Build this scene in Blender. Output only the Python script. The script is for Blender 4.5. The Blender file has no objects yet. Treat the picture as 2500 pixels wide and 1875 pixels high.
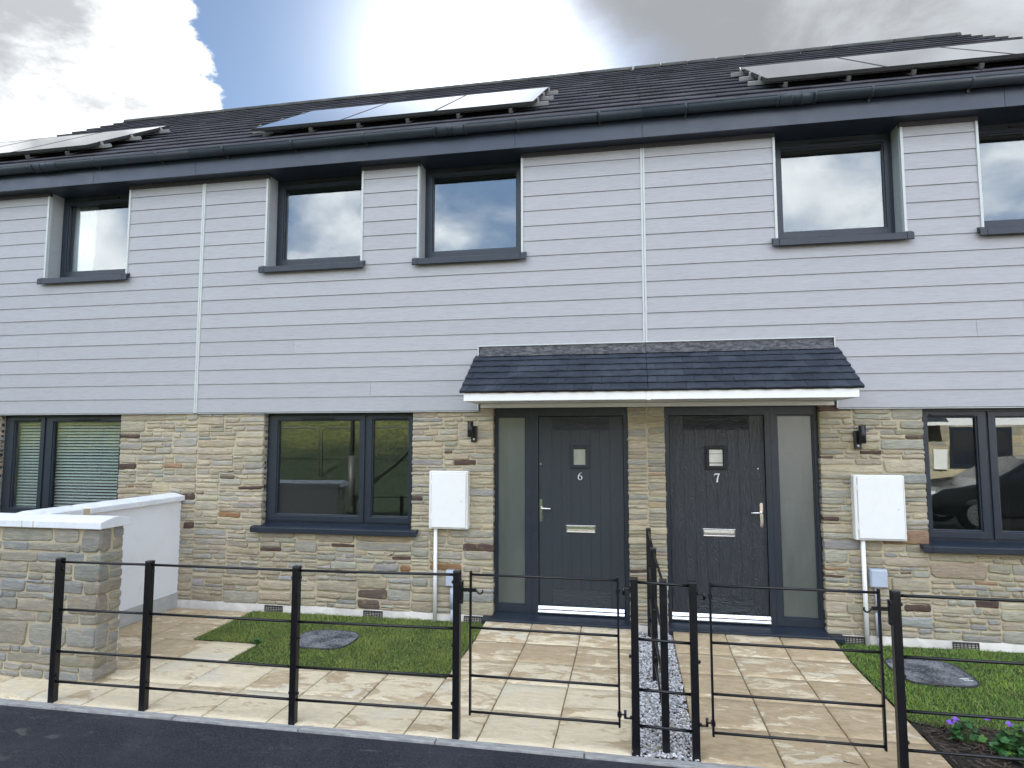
import bpy, math, random
from mathutils import Vector, noise as mnoise
R = math.radians
random.seed(7)
scene = bpy.context.scene

# ------------------------------------------------------------------ camera
cd = bpy.data.cameras.new("camera"); cam = bpy.data.objects.new("camera", cd)
scene.collection.objects.link(cam); scene.camera = cam
cd.sensor_width = 36.0; cd.lens = 1540.0 / 2500.0 * 36.0
cd.clip_start = 0.05; cd.clip_end = 2000
cam.location = (-0.168, -6.341, 1.877)
cam.rotation_euler = (R(90 + 4.739), 0, R(10.525))

# ------------------------------------------------------------------ view
scene.view_settings.view_transform = 'Standard'
scene.view_settings.look = 'None'
scene.view_settings.exposure = 2.5
scene.view_settings.gamma = 1.0
SUN_EL, SUN_AZ = 33.0, -9.0          # degrees; azimuth from +Y towards +X

# ------------------------------------------------------------------ sun
sl = bpy.data.lights.new("sun", 'SUN'); so = bpy.data.objects.new("sun", sl)
scene.collection.objects.link(so)
sl.energy = 3.2; sl.angle = R(0.5); sl.color = (1.0, 0.95, 0.87)
sd = Vector((math.sin(R(SUN_AZ)) * math.cos(R(SUN_EL)), math.cos(R(SUN_AZ)) * math.cos(R(SUN_EL)), math.sin(R(SUN_EL))))
so.rotation_euler = sd.to_track_quat('Z', 'Y').to_euler()
so.location = (0, 30, 30)

# ------------------------------------------------------------------ node helper
class NT:
    def __init__(s, tree):
        s.t = tree; s.n = tree.nodes; s.l = tree.links
    def node(s, typ, **kw):
        n = s.n.new(typ)
        for k, v in kw.items():
            if hasattr(n, k): setattr(n, k, v)
        return n
    def put(s, sock, v):
        if v is None: return
        if isinstance(v, (int, float)):
            try: sock.default_value = v
            except TypeError: sock.default_value = (v, v, v, 1) if len(sock.default_value) == 4 else (v, v, v)
        elif isinstance(v, (tuple, list)):
            if len(v) == 3 and len(sock.default_value) == 4: v = (*v, 1)
            sock.default_value = v
        else: s.l.new(v, sock)
    def m(s, op, a, b=None, c=None, clamp=False):
        n = s.node('ShaderNodeMath', operation=op); n.use_clamp = clamp
        s.put(n.inputs[0], a); s.put(n.inputs[1], b); s.put(n.inputs[2], c)
        return n.outputs[0]
    def mix(s, f, a, b, blend='MIX'):
        n = s.node('ShaderNodeMix', data_type='RGBA', blend_type=blend)
        s.put(n.inputs[0], f); s.put(n.inputs[6], a); s.put(n.inputs[7], b)
        return n.outputs[2]
    def ss(s, v, lo, hi, a=0.0, b=1.0):
        n = s.node('ShaderNodeMapRange', interpolation_type='SMOOTHSTEP')
        s.put(n.inputs[0], v); s.put(n.inputs[1], lo); s.put(n.inputs[2], hi); s.put(n.inputs[3], a); s.put(n.inputs[4], b)
        return n.outputs[0]
    def lin(s, v, lo, hi, a=0.0, b=1.0):
        n = s.node('ShaderNodeMapRange')
        s.put(n.inputs[0], v); s.put(n.inputs[1], lo); s.put(n.inputs[2], hi); s.put(n.inputs[3], a); s.put(n.inputs[4], b)
        return n.outputs[0]
    def vm(s, op, a, b=None):
        n = s.node('ShaderNodeVectorMath', operation=op)
        s.put(n.inputs[0], a); s.put(n.inputs[1], b)
        return n.outputs['Value'] if op in ('DOT_PRODUCT', 'LENGTH') else n.outputs[0]
    def noise(s, vec, scale, detail=4, rough=0.55, dist=0.0):
        n = s.node('ShaderNodeTexNoise')
        s.put(n.inputs['Vector'], vec); s.put(n.inputs['Scale'], scale); s.put(n.inputs['Detail'], detail)
        s.put(n.inputs['Roughness'], rough); s.put(n.inputs['Distortion'], dist)
        return n.outputs[0]

# ------------------------------------------------------------------ world: Nishita sky with clouds
w = bpy.data.worlds.new("World"); scene.world = w; w.use_nodes = True
w.node_tree.nodes.clear(); N = NT(w.node_tree)
sky = N.node('ShaderNodeTexSky', sky_type='NISHITA'); sky.sun_disc = False
sky.sun_elevation = R(SUN_EL); sky.sun_rotation = R(SUN_AZ)
sky.air_density = 1.0; sky.dust_density = 0.0; sky.ozone_density = 1.4
tc = N.node('ShaderNodeTexCoord'); D = tc.outputs['Generated']
sp = N.node('ShaderNodeSeparateXYZ'); N.put(sp.inputs[0], D)
X, Yy, Z = sp.outputs
az = N.m('ARCTAN2', X, Yy); el = N.m('ARCSINE', Z)
sc = N.node('ShaderNodeMapping'); N.put(sc.inputs[0], D); sc.inputs['Scale'].default_value = (1, 1, 1.7)
SV = sc.outputs[0]
nA = N.noise(SV, 3.2, 9, 0.62, 0.3)
nB = N.noise(SV, 9.0, 8, 0.6, 0.2)
nC = N.noise(SV, 1.6, 6, 0.55, 0.0)
nD = N.noise(SV, 22.0, 6, 0.6, 0.1)
billow = N.m('ADD', N.m('ADD', N.m('MULTIPLY', nA, 0.42), N.m('MULTIPLY', nB, 0.40)), N.m('MULTIPLY', nD, 0.18))
# big cumulus bank on the left of the frame
edge = N.m('ADD', N.m('MULTIPLY', N.m('SUBTRACT', el, 0.47), -0.20), -0.648)
tL = N.m('ADD', N.m('SUBTRACT', edge, az), N.m('MULTIPLY', N.m('SUBTRACT', billow, 0.5), 0.34))
mL = N.ss(tL, -0.002, 0.018)
frontL = N.ss(az, -2.0, -1.7)
mL = N.m('MULTIPLY', mL, frontL)
shL = N.ss(N.m('ADD', N.m('ADD', tL, N.m('MULTIPLY', N.m('SUBTRACT', el, 0.45), 0.45)), N.m('MULTIPLY', N.m('SUBTRACT', nA, 0.5), 1.1)), 0.09, 0.34)
colL = N.mix(shL, (2.7, 2.72, 2.75), (1.02, 1.07, 1.12))
# grey deck on the right of the frame
edR = N.m('ADD', N.m('MULTIPLY', N.m('SUBTRACT', el, 0.60), -1.1), -0.14)
tR = N.m('ADD', N.m('SUBTRACT', az, edR), N.m('MULTIPLY', N.m('SUBTRACT', nA, 0.5), 0.30))
mR = N.m('MULTIPLY', N.ss(tR, -0.03, 0.16), N.ss(az, 2.0, 1.6))
lightR = N.m('MULTIPLY', N.ss(nA, 0.40, 0.68), N.ss(az, 0.0, 0.45, 0.35, 1.0))
colR = N.mix(lightR, (0.72, 0.75, 0.80), (1.25, 1.32, 1.40))
# scattered clouds over the rest of the sky (seen in the windows)
bk = N.m('ADD', N.m('MULTIPLY', nC, 0.55), N.m('MULTIPLY', nA, 0.45))
mB = N.m('MULTIPLY', N.ss(bk, 0.44, 0.60), N.ss(N.m('ABSOLUTE', az), 1.0, 1.5))
colB = N.mix(N.ss(nA, 0.36, 0.66), (6.3, 6.35, 6.7), (9.9, 9.8, 9.8))
# light scattered round the hidden sun
dt = N.m('MAXIMUM', N.vm('DOT_PRODUCT', D, (math.sin(R(-13)) * math.cos(R(31)), math.cos(R(-13)) * math.cos(R(31)), math.sin(R(31)))), 0.0)
glow = N.m('ADD', N.m('MULTIPLY', N.m('POWER', dt, 90.0), 4.2), N.m('MULTIPLY', N.m('POWER', dt, 14.0), 0.42))
skyc = N.mix(1.0, sky.outputs[0], (0.185, 0.195, 0.20), 'MULTIPLY')
back = N.m('MULTIPLY', N.ss(N.m('ABSOLUTE', az), 1.0, 1.6), 0.6)
c1 = N.mix(mB, N.mix(back, skyc, (2.9, 4.2, 6.4)), colB); c1 = N.mix(mL, c1, colL)
gl = N.mix(1.0, c1, N.mix(1.0, (1.0, 0.98, 0.95), glow, 'MULTIPLY'), 'ADD')
c2 = N.mix(mR, gl, colR)
bg = N.node('ShaderNodeBackground'); N.put(bg.inputs[0], c2); bg.inputs[1].default_value = 0.10
wo = N.node('ShaderNodeOutputWorld'); N.l.new(bg.outputs[0], wo.inputs[0])

# ================================================================== builders
def tag(o, label=None, cat=None, group=None, kind=None):
    if label: o['label'] = label
    if cat: o['category'] = cat
    if group: o['group'] = group
    if kind: o['kind'] = kind
    return o

def empty(name, loc=(0, 0, 0)):
    o = bpy.data.objects.new(name, None); scene.collection.objects.link(o); o.location = loc
    o.empty_display_size = 0.1
    return o

class MB:
    """collects geometry in world coordinates"""
    def __init__(s): s.v = []; s.f = []; s.c = []; s.mi = []; s.sm = []
    def face(s, idx, col=None, mi=0, sm=False):
        s.f.append(tuple(idx)); s.c.append(col or (1, 1, 1)); s.mi.append(mi); s.sm.append(sm)
    def add(s, pts): 
        b = len(s.v); s.v.extend([tuple(p) for p in pts]); return b
    def box(s, x0, x1, y0, y1, z0, z1, col=None, mi=0):
        b = s.add([(x0, y0, z0), (x1, y0, z0), (x1, y1, z0), (x0, y1, z0), (x0, y0, z1), (x1, y0, z1), (x1, y1, z1), (x0, y1, z1)])
        for q in ((0, 3, 2, 1), (4, 5, 6, 7), (0, 1, 5, 4), (1, 2, 6, 5), (2, 3, 7, 6), (3, 0, 4, 7)):
            s.face([b + i for i in q], col, mi)
        return s
    def quad(s, a, b_, c_, d, col=None, mi=0):
        b = s.add([a, b_, c_, d]); s.face([b, b + 1, b + 2, b + 3], col, mi); return s
    def tube(s, pts, r, n=10, col=None, mi=0, cap=True, r2=None):
        pts = [Vector(p) for p in pts]; L = len(pts); rings = []
        up = None
        for i, p in enumerate(pts):
            t = (pts[min(i + 1, L - 1)] - pts[max(i - 1, 0)]).normalized()
            if up is None: up = Vector((0, 0, 1)) if abs(t.z) < 0.9 else Vector((1, 0, 0))
            a = t.cross(up).normalized(); b2 = a.cross(t).normalized(); up = b2
            rr = r if r2 is None else r + (r2 - r) * i / (L - 1)
            rings.append(s.add([p + a * math.cos(2 * math.pi * k / n) * rr + b2 * math.sin(2 * math.pi * k / n) * rr for k in range(n)]))
        for i in range(L - 1):
            for k in range(n):
                k2 = (k + 1) % n
                s.face([rings[i] + k, rings[i] + k2, rings[i + 1] + k2, rings[i + 1] + k], col, mi, True)
        if cap:
            s.face([rings[0] + k for k in reversed(range(n))], col, mi); s.face([rings[-1] + k for k in range(n)], col, mi)
        return s
    def ball(s, c, r, n=8, m=6, sc=(1, 1, 1), col=None, mi=0):
        c = Vector(c); b = s.add([(c.x, c.y, c.z + r * sc[2]), (c.x, c.y, c.z - r * sc[2])]); rows = []
        for j in range(1, m):
            th = math.pi * j / m
            rows.append(s.add([(c.x + r * sc[0] * math.sin(th) * math.cos(2 * math.pi * k / n), c.y + r * sc[1] * math.sin(th) * math.sin(2 * math.pi * k / n), c.z + r * sc[2] * math.cos(th)) for k in range(n)]))
        for k in range(n):
            k2 = (k + 1) % n
            s.face([b, rows[0] + k, rows[0] + k2], col, mi, True); s.face([b + 1, rows[-1] + k2, rows[-1] + k], col, mi, True)
            for j in range(len(rows) - 1):
                s.face([rows[j] + k, rows[j + 1] + k, rows[j + 1] + k2, rows[j] + k2], col, mi, True)
        return s
    def prism_x(s, prof, x0, x1, col=None, mi=0, sm=False):
        """closed (y,z) profile extruded along x"""
        n = len(prof); a = s.add([(x0, p[0], p[1]) for p in prof]); b = s.add([(x1, p[0], p[1]) for p in prof])
        for i in range(n):
            j = (i + 1) % n; s.face([a + i, a + j, b + j, b + i], col, mi, sm)
        s.face([a + i for i in reversed(range(n))], col, mi); s.face([b + i for i in range(n)], col, mi)
        return s
    def prism_y(s, prof, y0, y1, col=None, mi=0):
        n = len(prof); a = s.add([(p[0], y0, p[1]) for p in prof]); b = s.add([(p[0], y1, p[1]) for p in prof])
        for i in range(n):
            j = (i + 1) % n; s.face([a + i, b + i, b + j, a + j], col, mi)
        s.face([a + i for i in range(n)], col, mi); s.face([b + i for i in reversed(range(n))], col, mi)
        return s
    def ring_xz(s, x0, x1, z0, z1, t, y0, y1, tb=None, tt=None, tl=None, tr=None):
        """mitred picture frame: y0 front, y1 back"""
        tl = t if tl is None else tl; tr = t if tr is None else tr
        tb = t if tb is None else tb; tt = t if tt is None else tt
        o = [(x0, z0), (x1, z0), (x1, z1), (x0, z1)]; i_ = [(x0 + tl, z0 + tb), (x1 - tr, z0 + tb), (x1 - tr, z1 - tt), (x0 + tl, z1 - tt)]
        a = s.add([(p[0], y0, p[1]) for p in o]); b = s.add([(p[0], y0, p[1]) for p in i_])
        c = s.add([(p[0], y1, p[1]) for p in o]); d = s.add([(p[0], y1, p[1]) for p in i_])
        for k in range(4):
            j = (k + 1) % 4
            s.face([a + k, a + j, b + j, b + k]); s.face([b + k, b + j, d + j, d + k])
            s.face([d + k, d + j, c + j, c + k]); s.face([c + k, c + j, a + j, a + k])
        return s
    def build(s, name, mats, parent=None, bevel=0.0, seg=2, origin=None):
        me = bpy.data.meshes.new(name)
        par = Vector((0, 0, 0))
        if parent is not None:
            p = parent
            while p is not None: par += Vector(p.location); p = p.parent
        org = Vector(origin) if origin is not None else (par if parent is not None else Vector(s.ctr()))
        ox, oy, oz = org
        me.from_pydata([(x - ox, y - oy, z - oz) for x, y, z in s.v], [], s.f)
        if not isinstance(mats, (list, tuple)): mats = [mats]
        for m_ in mats: me.materials.append(m_)
        me.polygons.foreach_set('material_index', s.mi)
        me.polygons.foreach_set('use_smooth', s.sm)
        ca = me.color_attributes.new('Col', 'FLOAT_COLOR', 'CORNER')
        buf = []
        for f, c in zip(s.f, s.c): buf.extend((c[0], c[1], c[2], 1.0) * len(f))
        ca.data.foreach_set('color', buf)
        me.update()
        o = bpy.data.objects.new(name, me); scene.collection.objects.link(o)
        o.location = org - par
        if parent is not None: o.parent = parent
        if bevel > 0:
            b = o.modifiers.new('bevel', 'BEVEL'); b.width = bevel; b.segments = seg; b.limit_method = 'ANGLE'; b.angle_limit = R(40)
            b.harden_normals = False
        return o
    def ctr(s):
        xs = [p[0] for p in s.v]; ys = [p[1] for p in s.v]; zs = [p[2] for p in s.v]
        return ((min(xs) + max(xs)) / 2, (min(ys) + max(ys)) / 2, min(zs))

# ================================================================== materials
def mat(name):
    m = bpy.data.materials.new(name); m.use_nodes = True; m.node_tree.nodes.clear()
    n = NT(m.node_tree); p = n.node('ShaderNodeBsdfPrincipled'); o = n.node('ShaderNodeOutputMaterial')
    n.l.new(p.outputs[0], o.inputs[0])
    t = n.node('ShaderNodeTexCoord')
    g = n.node('ShaderNodeNewGeometry')
    return m, n, p, g.outputs['Position']
def bump(n, p, h, strength=0.3, dist=0.01):
    b = n.node('ShaderNodeBump'); n.put(b.inputs['Height'], h); b.inputs['Strength'].default_value = strength; b.inputs['Distance'].default_value = dist
    n.l.new(b.outputs[0], p.inputs['Normal'])
def scaled(n, vec, s, rot=(0, 0, 0), loc=(0, 0, 0)):
    k = n.node('ShaderNodeMapping'); n.put(k.inputs[0], vec); k.inputs['Scale'].default_value = s; k.inputs['Rotation'].default_value = rot; k.inputs['Location'].default_value = loc
    return k.outputs[0]
def vcol(n):
    a = n.node('ShaderNodeVertexColor'); a.layer_name = 'Col'; return a.outputs[0]

def simple(name, col, rough=0.5, metal=0.0, var=0.08, nscale=12, bmp=0.0, bscale=200, spec=0.5, dirt=0.0):
    m, n, p, P = mat(name)
    v = n.noise(P, nscale, 5, 0.6)
    c = n.mix(n.lin(v, 0.3, 0.7), tuple(x * (1 - var) for x in col), tuple(min(1, x * (1 + var)) for x in col))
    if dirt: c = n.mix(n.m('MULTIPLY', n.ss(n.noise(P, 5.0, 8, 0.7, 0.6), 0.52, 0.72), dirt), c, (0.30, 0.28, 0.24))
    n.put(p.inputs['Base Color'], c); p.inputs['Metallic'].default_value = metal
    n.put(p.inputs['Roughness'], n.lin(n.noise(P, nscale * 2.3, 4), 0.3, 0.7, rough - 0.05, rough + 0.07))
    p.inputs['Specular IOR Level'].default_value = spec
    if bmp: bump(n, p, n.noise(P, bscale, 3), bmp, 0.002)
    return m

M = {}
M['anthracite'] = simple('anthracite_upvc', (0.013, 0.020, 0.031), 0.38, var=0.1, bmp=0.12, bscale=350)
M['fascia'] = simple('anthracite_fascia', (0.026, 0.036, 0.056), 0.34, var=0.12, nscale=3, bmp=0.05, bscale=90)
M['gutter'] = simple('anthracite_gutter', (0.024, 0.034, 0.043), 0.36, var=0.16, nscale=4, bmp=0.06)
M['frieze'] = simple('dark_frieze', (0.05, 0.047, 0.06), 0.55, var=0.1)
M['seal'] = simple('rubber_seal', (0.008, 0.008, 0.01), 0.6)
M['white'] = simple('white_upvc', (0.80, 0.80, 0.77), 0.32, var=0.02, dirt=0.12)
M['white_grp'] = simple('white_meter_box', (0.78, 0.78, 0.75), 0.45, var=0.02, bmp=0.15, bscale=500)
M['trim'] = simple('pale_aluminium_trim', (0.50, 0.52, 0.50), 0.35, var=0.05)
M['lead'] = None
M['chrome'] = simple('chrome', (0.82, 0.82, 0.80), 0.12, metal=1.0, var=0.02)
M['satin'] = simple('satin_aluminium', (0.72, 0.73, 0.73), 0.28, metal=1.0, var=0.04)
M['black_metal'] = simple('black_powder_coat', (0.005, 0.005, 0.007), 0.33, var=0.2, nscale=20, bmp=0.10, bscale=120)
M['black_lamp'] = simple('black_lamp_body', (0.010, 0.010, 0.012), 0.35, var=0.1)
M['grey_box'] = simple('pale_grey_plastic', (0.42, 0.47, 0.55), 0.4, var=0.04)
M['render'] = simple('white_render', (0.76, 0.765, 0.775), 0.85, var=0.03, nscale=3, bmp=0.4, bscale=260, dirt=0.10)
M['blockgrey'] = simple('grey_render_plinth', (0.42, 0.42, 0.40), 0.9, var=0.12, nscale=7, bmp=0.5, bscale=120, dirt=0.35)
M['curtain'] = simple('white_curtain', (0.75, 0.76, 0.80), 0.8, var=0.03)
M['slat'] = simple('blind_slat', (0.78, 0.79, 0.74), 0.5, var=0.03)
M['plaster'] = simple('white_plaster', (0.62, 0.63, 0.62), 0.85, var=0.03)
M['room'] = simple('room_paint', (0.22, 0.22, 0.21), 0.9, var=0.05)
M['vent'] = simple('dark_air_brick', (0.035, 0.033, 0.034), 0.6, var=0.2)

def m_cladding():
    m, n, p, P = mat('woodgrain_cladding')
    v = scaled(n, P, (2.0, 2.0, 55.0)); g1 = n.noise(v, 3.0, 7, 0.68, 1.2)
    g2 = n.noise(scaled(n, P, (3.0, 3.0, 260.0)), 2.0, 4, 0.6)
    base = vcol(n)
    c = n.mix(n.ss(g1, 0.42, 0.68), base, n.mix(1.0, base, (0.82, 0.82, 0.825), 'MULTIPLY'))
    c = n.mix(n.m('MULTIPLY', n.ss(g2, 0.5, 0.7), 0.3), c, n.mix(1.0, base, (1.12, 1.12, 1.12), 'MULTIPLY'))
    c = n.mix(n.m('MULTIPLY', n.ss(n.noise(P, 1.1, 5, 0.6), 0.45, 0.75), 0.14), c, (0.40, 0.40, 0.42))
    n.put(p.inputs['Base Color'], c); n.put(p.inputs['Roughness'], n.lin(g1, 0.3, 0.7, 0.42, 0.6))
    bump(n, p, n.m('ADD', g1, n.m('MULTIPLY', g2, 0.4)), 0.55, 0.004)
    return m
M['clad'] = m_cladding()

def m_stone():
    m, n, p, P = mat('slatestone')
    base = vcol(n)
    v = scaled(n, P, (3.0, 3.0, 16.0)); a = n.noise(v, 3.5, 8, 0.66, 0.8)
    b = n.noise(P, 9, 7, 0.65, 0.4); f = n.noise(P, 75, 5, 0.65)
    c = n.mix(n.ss(a, 0.40, 0.66), n.mix(1.0, base, (0.80, 0.80, 0.82), 'MULTIPLY'), n.mix(1.0, base, (1.13, 1.11, 1.05), 'MULTIPLY'))
    c = n.mix(n.m('MULTIPLY', n.ss(b, 0.54, 0.70), 0.40), c, (0.42, 0.31, 0.18))
    c = n.mix(n.m('MULTIPLY', n.ss(n.noise(P, 14, 6, 0.7, 0.5), 0.60, 0.72), 0.35), c, (0.46, 0.45, 0.42))
    c = n.mix(n.m('MULTIPLY', n.ss(f, 0.40, 0.66), 0.22), c, n.mix(1.0, c, (0.68, 0.68, 0.68), 'MULTIPLY'))
    n.put(p.inputs['Base Color'], c); p.inputs['Roughness'].default_value = 0.82
    p.inputs['Specular IOR Level'].default_value = 0.3
    bump(n, p, n.m('ADD', n.m('MULTIPLY', a, 1.3), n.m('MULTIPLY', f, 0.30)), 0.75, 0.012)
    return m
M['stone'] = m_stone()
def m_mortar():
    m, n, p, P = mat('buff_mortar')
    a = n.noise(P, 6, 6, 0.6); f = n.noise(P, 160, 4, 0.7)
    c = n.mix(n.lin(a, 0.3, 0.7), (0.42, 0.355, 0.232), (0.53, 0.455, 0.315))
    c = n.mix(n.m('MULTIPLY', n.ss(f, 0.45, 0.65), 0.35), c, (0.34, 0.28, 0.19))
    n.put(p.inputs['Base Color'], c); p.inputs['Roughness'].default_value = 0.95
    bump(n, p, n.m('ADD', n.noise(P, 22, 5, 0.6), n.m('MULTIPLY', f, 0.3)), 0.6, 0.012)
    return m
M['mortar'] = m_mortar()

def m_plinth():
    m, n, p, P = mat('cement_plinth')
    a = n.noise(P, 4, 7, 0.65, 0.5); f = n.noise(P, 120, 3)
    c = n.mix(n.ss(a, 0.35, 0.65), (0.44, 0.41, 0.36), (0.60, 0.56, 0.49))
    n.put(p.inputs['Base Color'], c); p.inputs['Roughness'].default_value = 0.9
    bump(n, p, n.m('ADD', n.noise(P, 15, 4), n.m('MULTIPLY', f, 0.3)), 0.5, 0.008); return m
M['plinth'] = m_plinth()

def m_slab():
    m, n, p, P = mat('riven_sandstone_slab')
    oi = vcol(n)                                  # r: tan amount, g: pattern offset
    s3 = n.node('ShaderNodeSeparateColor'); n.put(s3.inputs[0], oi)
    off = n.node('ShaderNodeCombineXYZ'); n.put(off.inputs[0], n.m('MULTIPLY', s3.outputs[1], 40.0)); n.put(off.inputs[1], n.m('MULTIPLY', s3.outputs[2], 40.0))
    Pv = n.vm('ADD', P, off.outputs[0])
    v = scaled(n, Pv, (2.0, 4.2, 1.0)); a = n.noise(v, 1.5, 9, 0.62, 1.0)
    v2 = scaled(n, Pv, (5.0, 13.0, 1.0)); b = n.noise(v2, 2.0, 8, 0.68, 0.7)
    f = n.noise(P, 90, 5, 0.7)
    t = n.m('ADD', n.m('ADD', n.m('MULTIPLY', a, 0.72), n.m('MULTIPLY', b, 0.28)), n.m('MULTIPLY', n.m('SUBTRACT', s3.outputs[0], 0.5), 0.34))
    k = n.ss(t, 0.475, 0.535)
    tan = n.mix(n.ss(b, 0.35, 0.65), (0.41, 0.300, 0.172), (0.52, 0.405, 0.258))
    cream = n.mix(n.ss(b, 0.35, 0.65), (0.74, 0.63, 0.44), (0.63, 0.525, 0.355))
    cream = n.mix(n.m('MULTIPLY', n.ss(n.noise(Pv, 2.2, 3), 0.52, 0.66), 0.5), cream, (0.60, 0.57, 0.48))
    c = n.mix(k, cream, tan)
    c = n.mix(n.m('MULTIPLY', n.ss(f, 0.45, 0.7), 0.15), c, (0.30, 0.25, 0.18))
    c = n.mix(n.m('MULTIPLY', n.ss(n.noise(P, 3.1, 8, 0.75, 0.4), 0.58, 0.75), 0.35), c, (0.30, 0.26, 0.20))
    n.put(p.inputs['Base Color'], c); n.put(p.inputs['Roughness'], n.lin(b, 0.3, 0.7, 0.62, 0.85))
    p.inputs['Specular IOR Level'].default_value = 0.35
    bump(n, p, n.m('ADD', n.m('MULTIPLY', k, -0.25), n.m('ADD', b, n.m('MULTIPLY', f, 0.12))), 0.55, 0.010)
    return m
M['slab'] = m_slab()
M['joint'] = simple('sandy_joint', (0.24, 0.19, 0.12), 0.95, var=0.3, nscale=20, bmp=0.5)
def m_kerb():
    m, n, p, P = mat('concrete_edging')
    a = n.noise(scaled(n, P, (1.5, 12, 1)), 6, 7, 0.65); f = n.noise(P, 140, 4, 0.7)
    c = n.mix(n.ss(a, 0.35, 0.68), (0.24, 0.235, 0.225), (0.41, 0.40, 0.38))
    c = n.mix(n.m('MULTIPLY', n.ss(f, 0.5, 0.7), 0.4), c, (0.25, 0.25, 0.24))
    n.put(p.inputs['Base Color'], c); p.inputs['Roughness'].default_value = 0.9; bump(n, p, f, 0.4, 0.004); return m
M['kerb'] = m_kerb()
def m_asphalt():
    m, n, p, P = mat('asphalt')
    f = n.noise(P, 105, 5, 0.8); g = n.noise(P, 40, 5, 0.7); a = n.noise(P, 1.7, 7, 0.65, 0.5); sm = n.noise(scaled(n, P, (1, 3, 1), (0, 0, 0.5)), 3.2, 8, 0.7, 1.0)
    c = n.mix(n.ss(f, 0.42, 0.68), (0.012, 0.013, 0.018), (0.058, 0.061, 0.072))
    c = n.mix(n.m('MULTIPLY', n.ss(a, 0.4, 0.7), 0.5), c, (0.052, 0.054, 0.062))
    c = n.mix(n.m('MULTIPLY', n.ss(sm, 0.56, 0.74), 0.55), c, (0.15, 0.145, 0.135))
    vor = n.node('ShaderNodeTexVoronoi'); n.put(vor.inputs['Vector'], P); vor.inputs['Scale'].default_value = 42
    sp_ = n.m('MULTIPLY', n.ss(vor.outputs['Distance'], 0.16, 0.06), n.ss(n.noise(P, 17, 2), 0.62, 0.70))
    c = n.mix(sp_, c, (0.32, 0.31, 0.29))
    n.put(p.inputs['Base Color'], c); p.inputs['Roughness'].default_value = 0.85; p.inputs['Specular IOR Level'].default_value = 0.3
    bump(n, p, n.m('ADD', f, n.m('MULTIPLY', g, 0.6)), 0.9, 0.006); return m
M['asphalt'] = m_asphalt()
def m_soil(name, a1, a2):
    m, n, p, P = mat(name)
    f = n.noise(P, 55, 6, 0.7); a = n.noise(P, 5, 5)
    n.put(p.inputs['Base Color'], n.mix(n.ss(n.m('ADD', n.m('MULTIPLY', f, 0.6), n.m('MULTIPLY', a, 0.4)), 0.4, 0.6), a1, a2)); p.inputs['Roughness'].default_value = 0.95
    bump(n, p, f, 0.9, 0.02); return m
M['soil'] = m_soil('dark_soil', (0.012, 0.009, 0.007), (0.045, 0.032, 0.022))
M['turf'] = m_soil('turf_base', (0.018, 0.032, 0.008), (0.05, 0.085, 0.018))
M['bark'] = simple('bark_chip', (0.07, 0.05, 0.035), 0.9, var=0.3)
def m_grass():
    m, n, p, P = mat('grass_blades')
    base = vcol(n); a = n.noise(P, 3.0, 5, 0.6, 0.4)
    c = n.mix(n.ss(a, 0.35, 0.7), base, n.mix(1.0, base, (1.35, 1.22, 1.1), 'MULTIPLY'))
    n.put(p.inputs['Base Color'], c); p.inputs['Roughness'].default_value = 0.55; p.inputs['Specular IOR Level'].default_value = 0.25
    return m
M['grass'] = m_grass()
def m_leafy(name, rough=0.5):
    m, n, p, P = mat(name); base = vcol(n)
    n.put(p.inputs['Base Color'], n.mix(n.lin(n.noise(P, 40, 4), 0.3, 0.7), n.mix(1.0, base, (0.75, 0.75, 0.75), 'MULTIPLY'), base)); p.inputs['Roughness'].default_value = rough
    return m
M['leaf'] = m_leafy('leaf')
M['petal'] = m_leafy('petal', 0.6)
def m_pebble():
    m, n, p, P = mat('pebbles'); base = vcol(n)
    n.put(p.inputs['Base Color'], n.mix(n.ss(n.noise(P, 60, 5, 0.7), 0.4, 0.65), n.mix(1.0, base, (0.62, 0.62, 0.65), 'MULTIPLY'), base)); p.inputs['Roughness'].default_value = 0.7
    return m
M['pebble'] = m_pebble()
def m_tile(name, c1, c2, rough=0.5):
    m, n, p, P = mat(name); base = vcol(n)
    a = n.noise(P, 2.0, 7, 0.65, 0.3); f = n.noise(P, 110, 4, 0.7)
    c = n.mix(n.ss(a, 0.35, 0.7), c1, c2); c = n.mix(1.0, c, base, 'MULTIPLY')
    c = n.mix(n.m('MULTIPLY', n.ss(n.noise(P, 24, 7, 0.75), 0.62, 0.74), 0.3), c, (0.14, 0.15, 0.15))
    n.put(p.inputs['Base Color'], c); n.put(p.inputs['Roughness'], n.lin(f, 0.3, 0.7, rough - 0.08, rough + 0.12)); p.inputs['Specular IOR Level'].default_value = 0.15
    bump(n, p, n.m('ADD', f, n.m('MULTIPLY', n.noise(scaled(n, P, (30, 6, 6)), 2, 4), 0.6)), 0.5, 0.004); return m
M['tile'] = m_tile('roof_tile', (0.046, 0.045, 0.053), (0.075, 0.073, 0.082), 0.72)
M['slate'] = m_tile('canopy_tile', (0.028, 0.034, 0.046), (0.048, 0.056, 0.071), 0.55)
M['ridge'] = m_tile('ridge_tile', (0.060, 0.060, 0.058), (0.10, 0.10, 0.09), 0.6)
def m_lead():
    m, n, p, P = mat('lead_flashing')
    a = n.noise(scaled(n, P, (6, 6, 14)), 2.5, 8, 0.7, 1.0)
    n.put(p.inputs['Base Color'], n.mix(n.ss(a, 0.38, 0.66), (0.022, 0.023, 0.028), (0.125, 0.123, 0.122))); p.inputs['Roughness'].default_value = 0.6
    p.inputs['Metallic'].default_value = 0.3; bump(n, p, a, 0.5, 0.01); return m
M['lead'] = m_lead()
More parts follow.
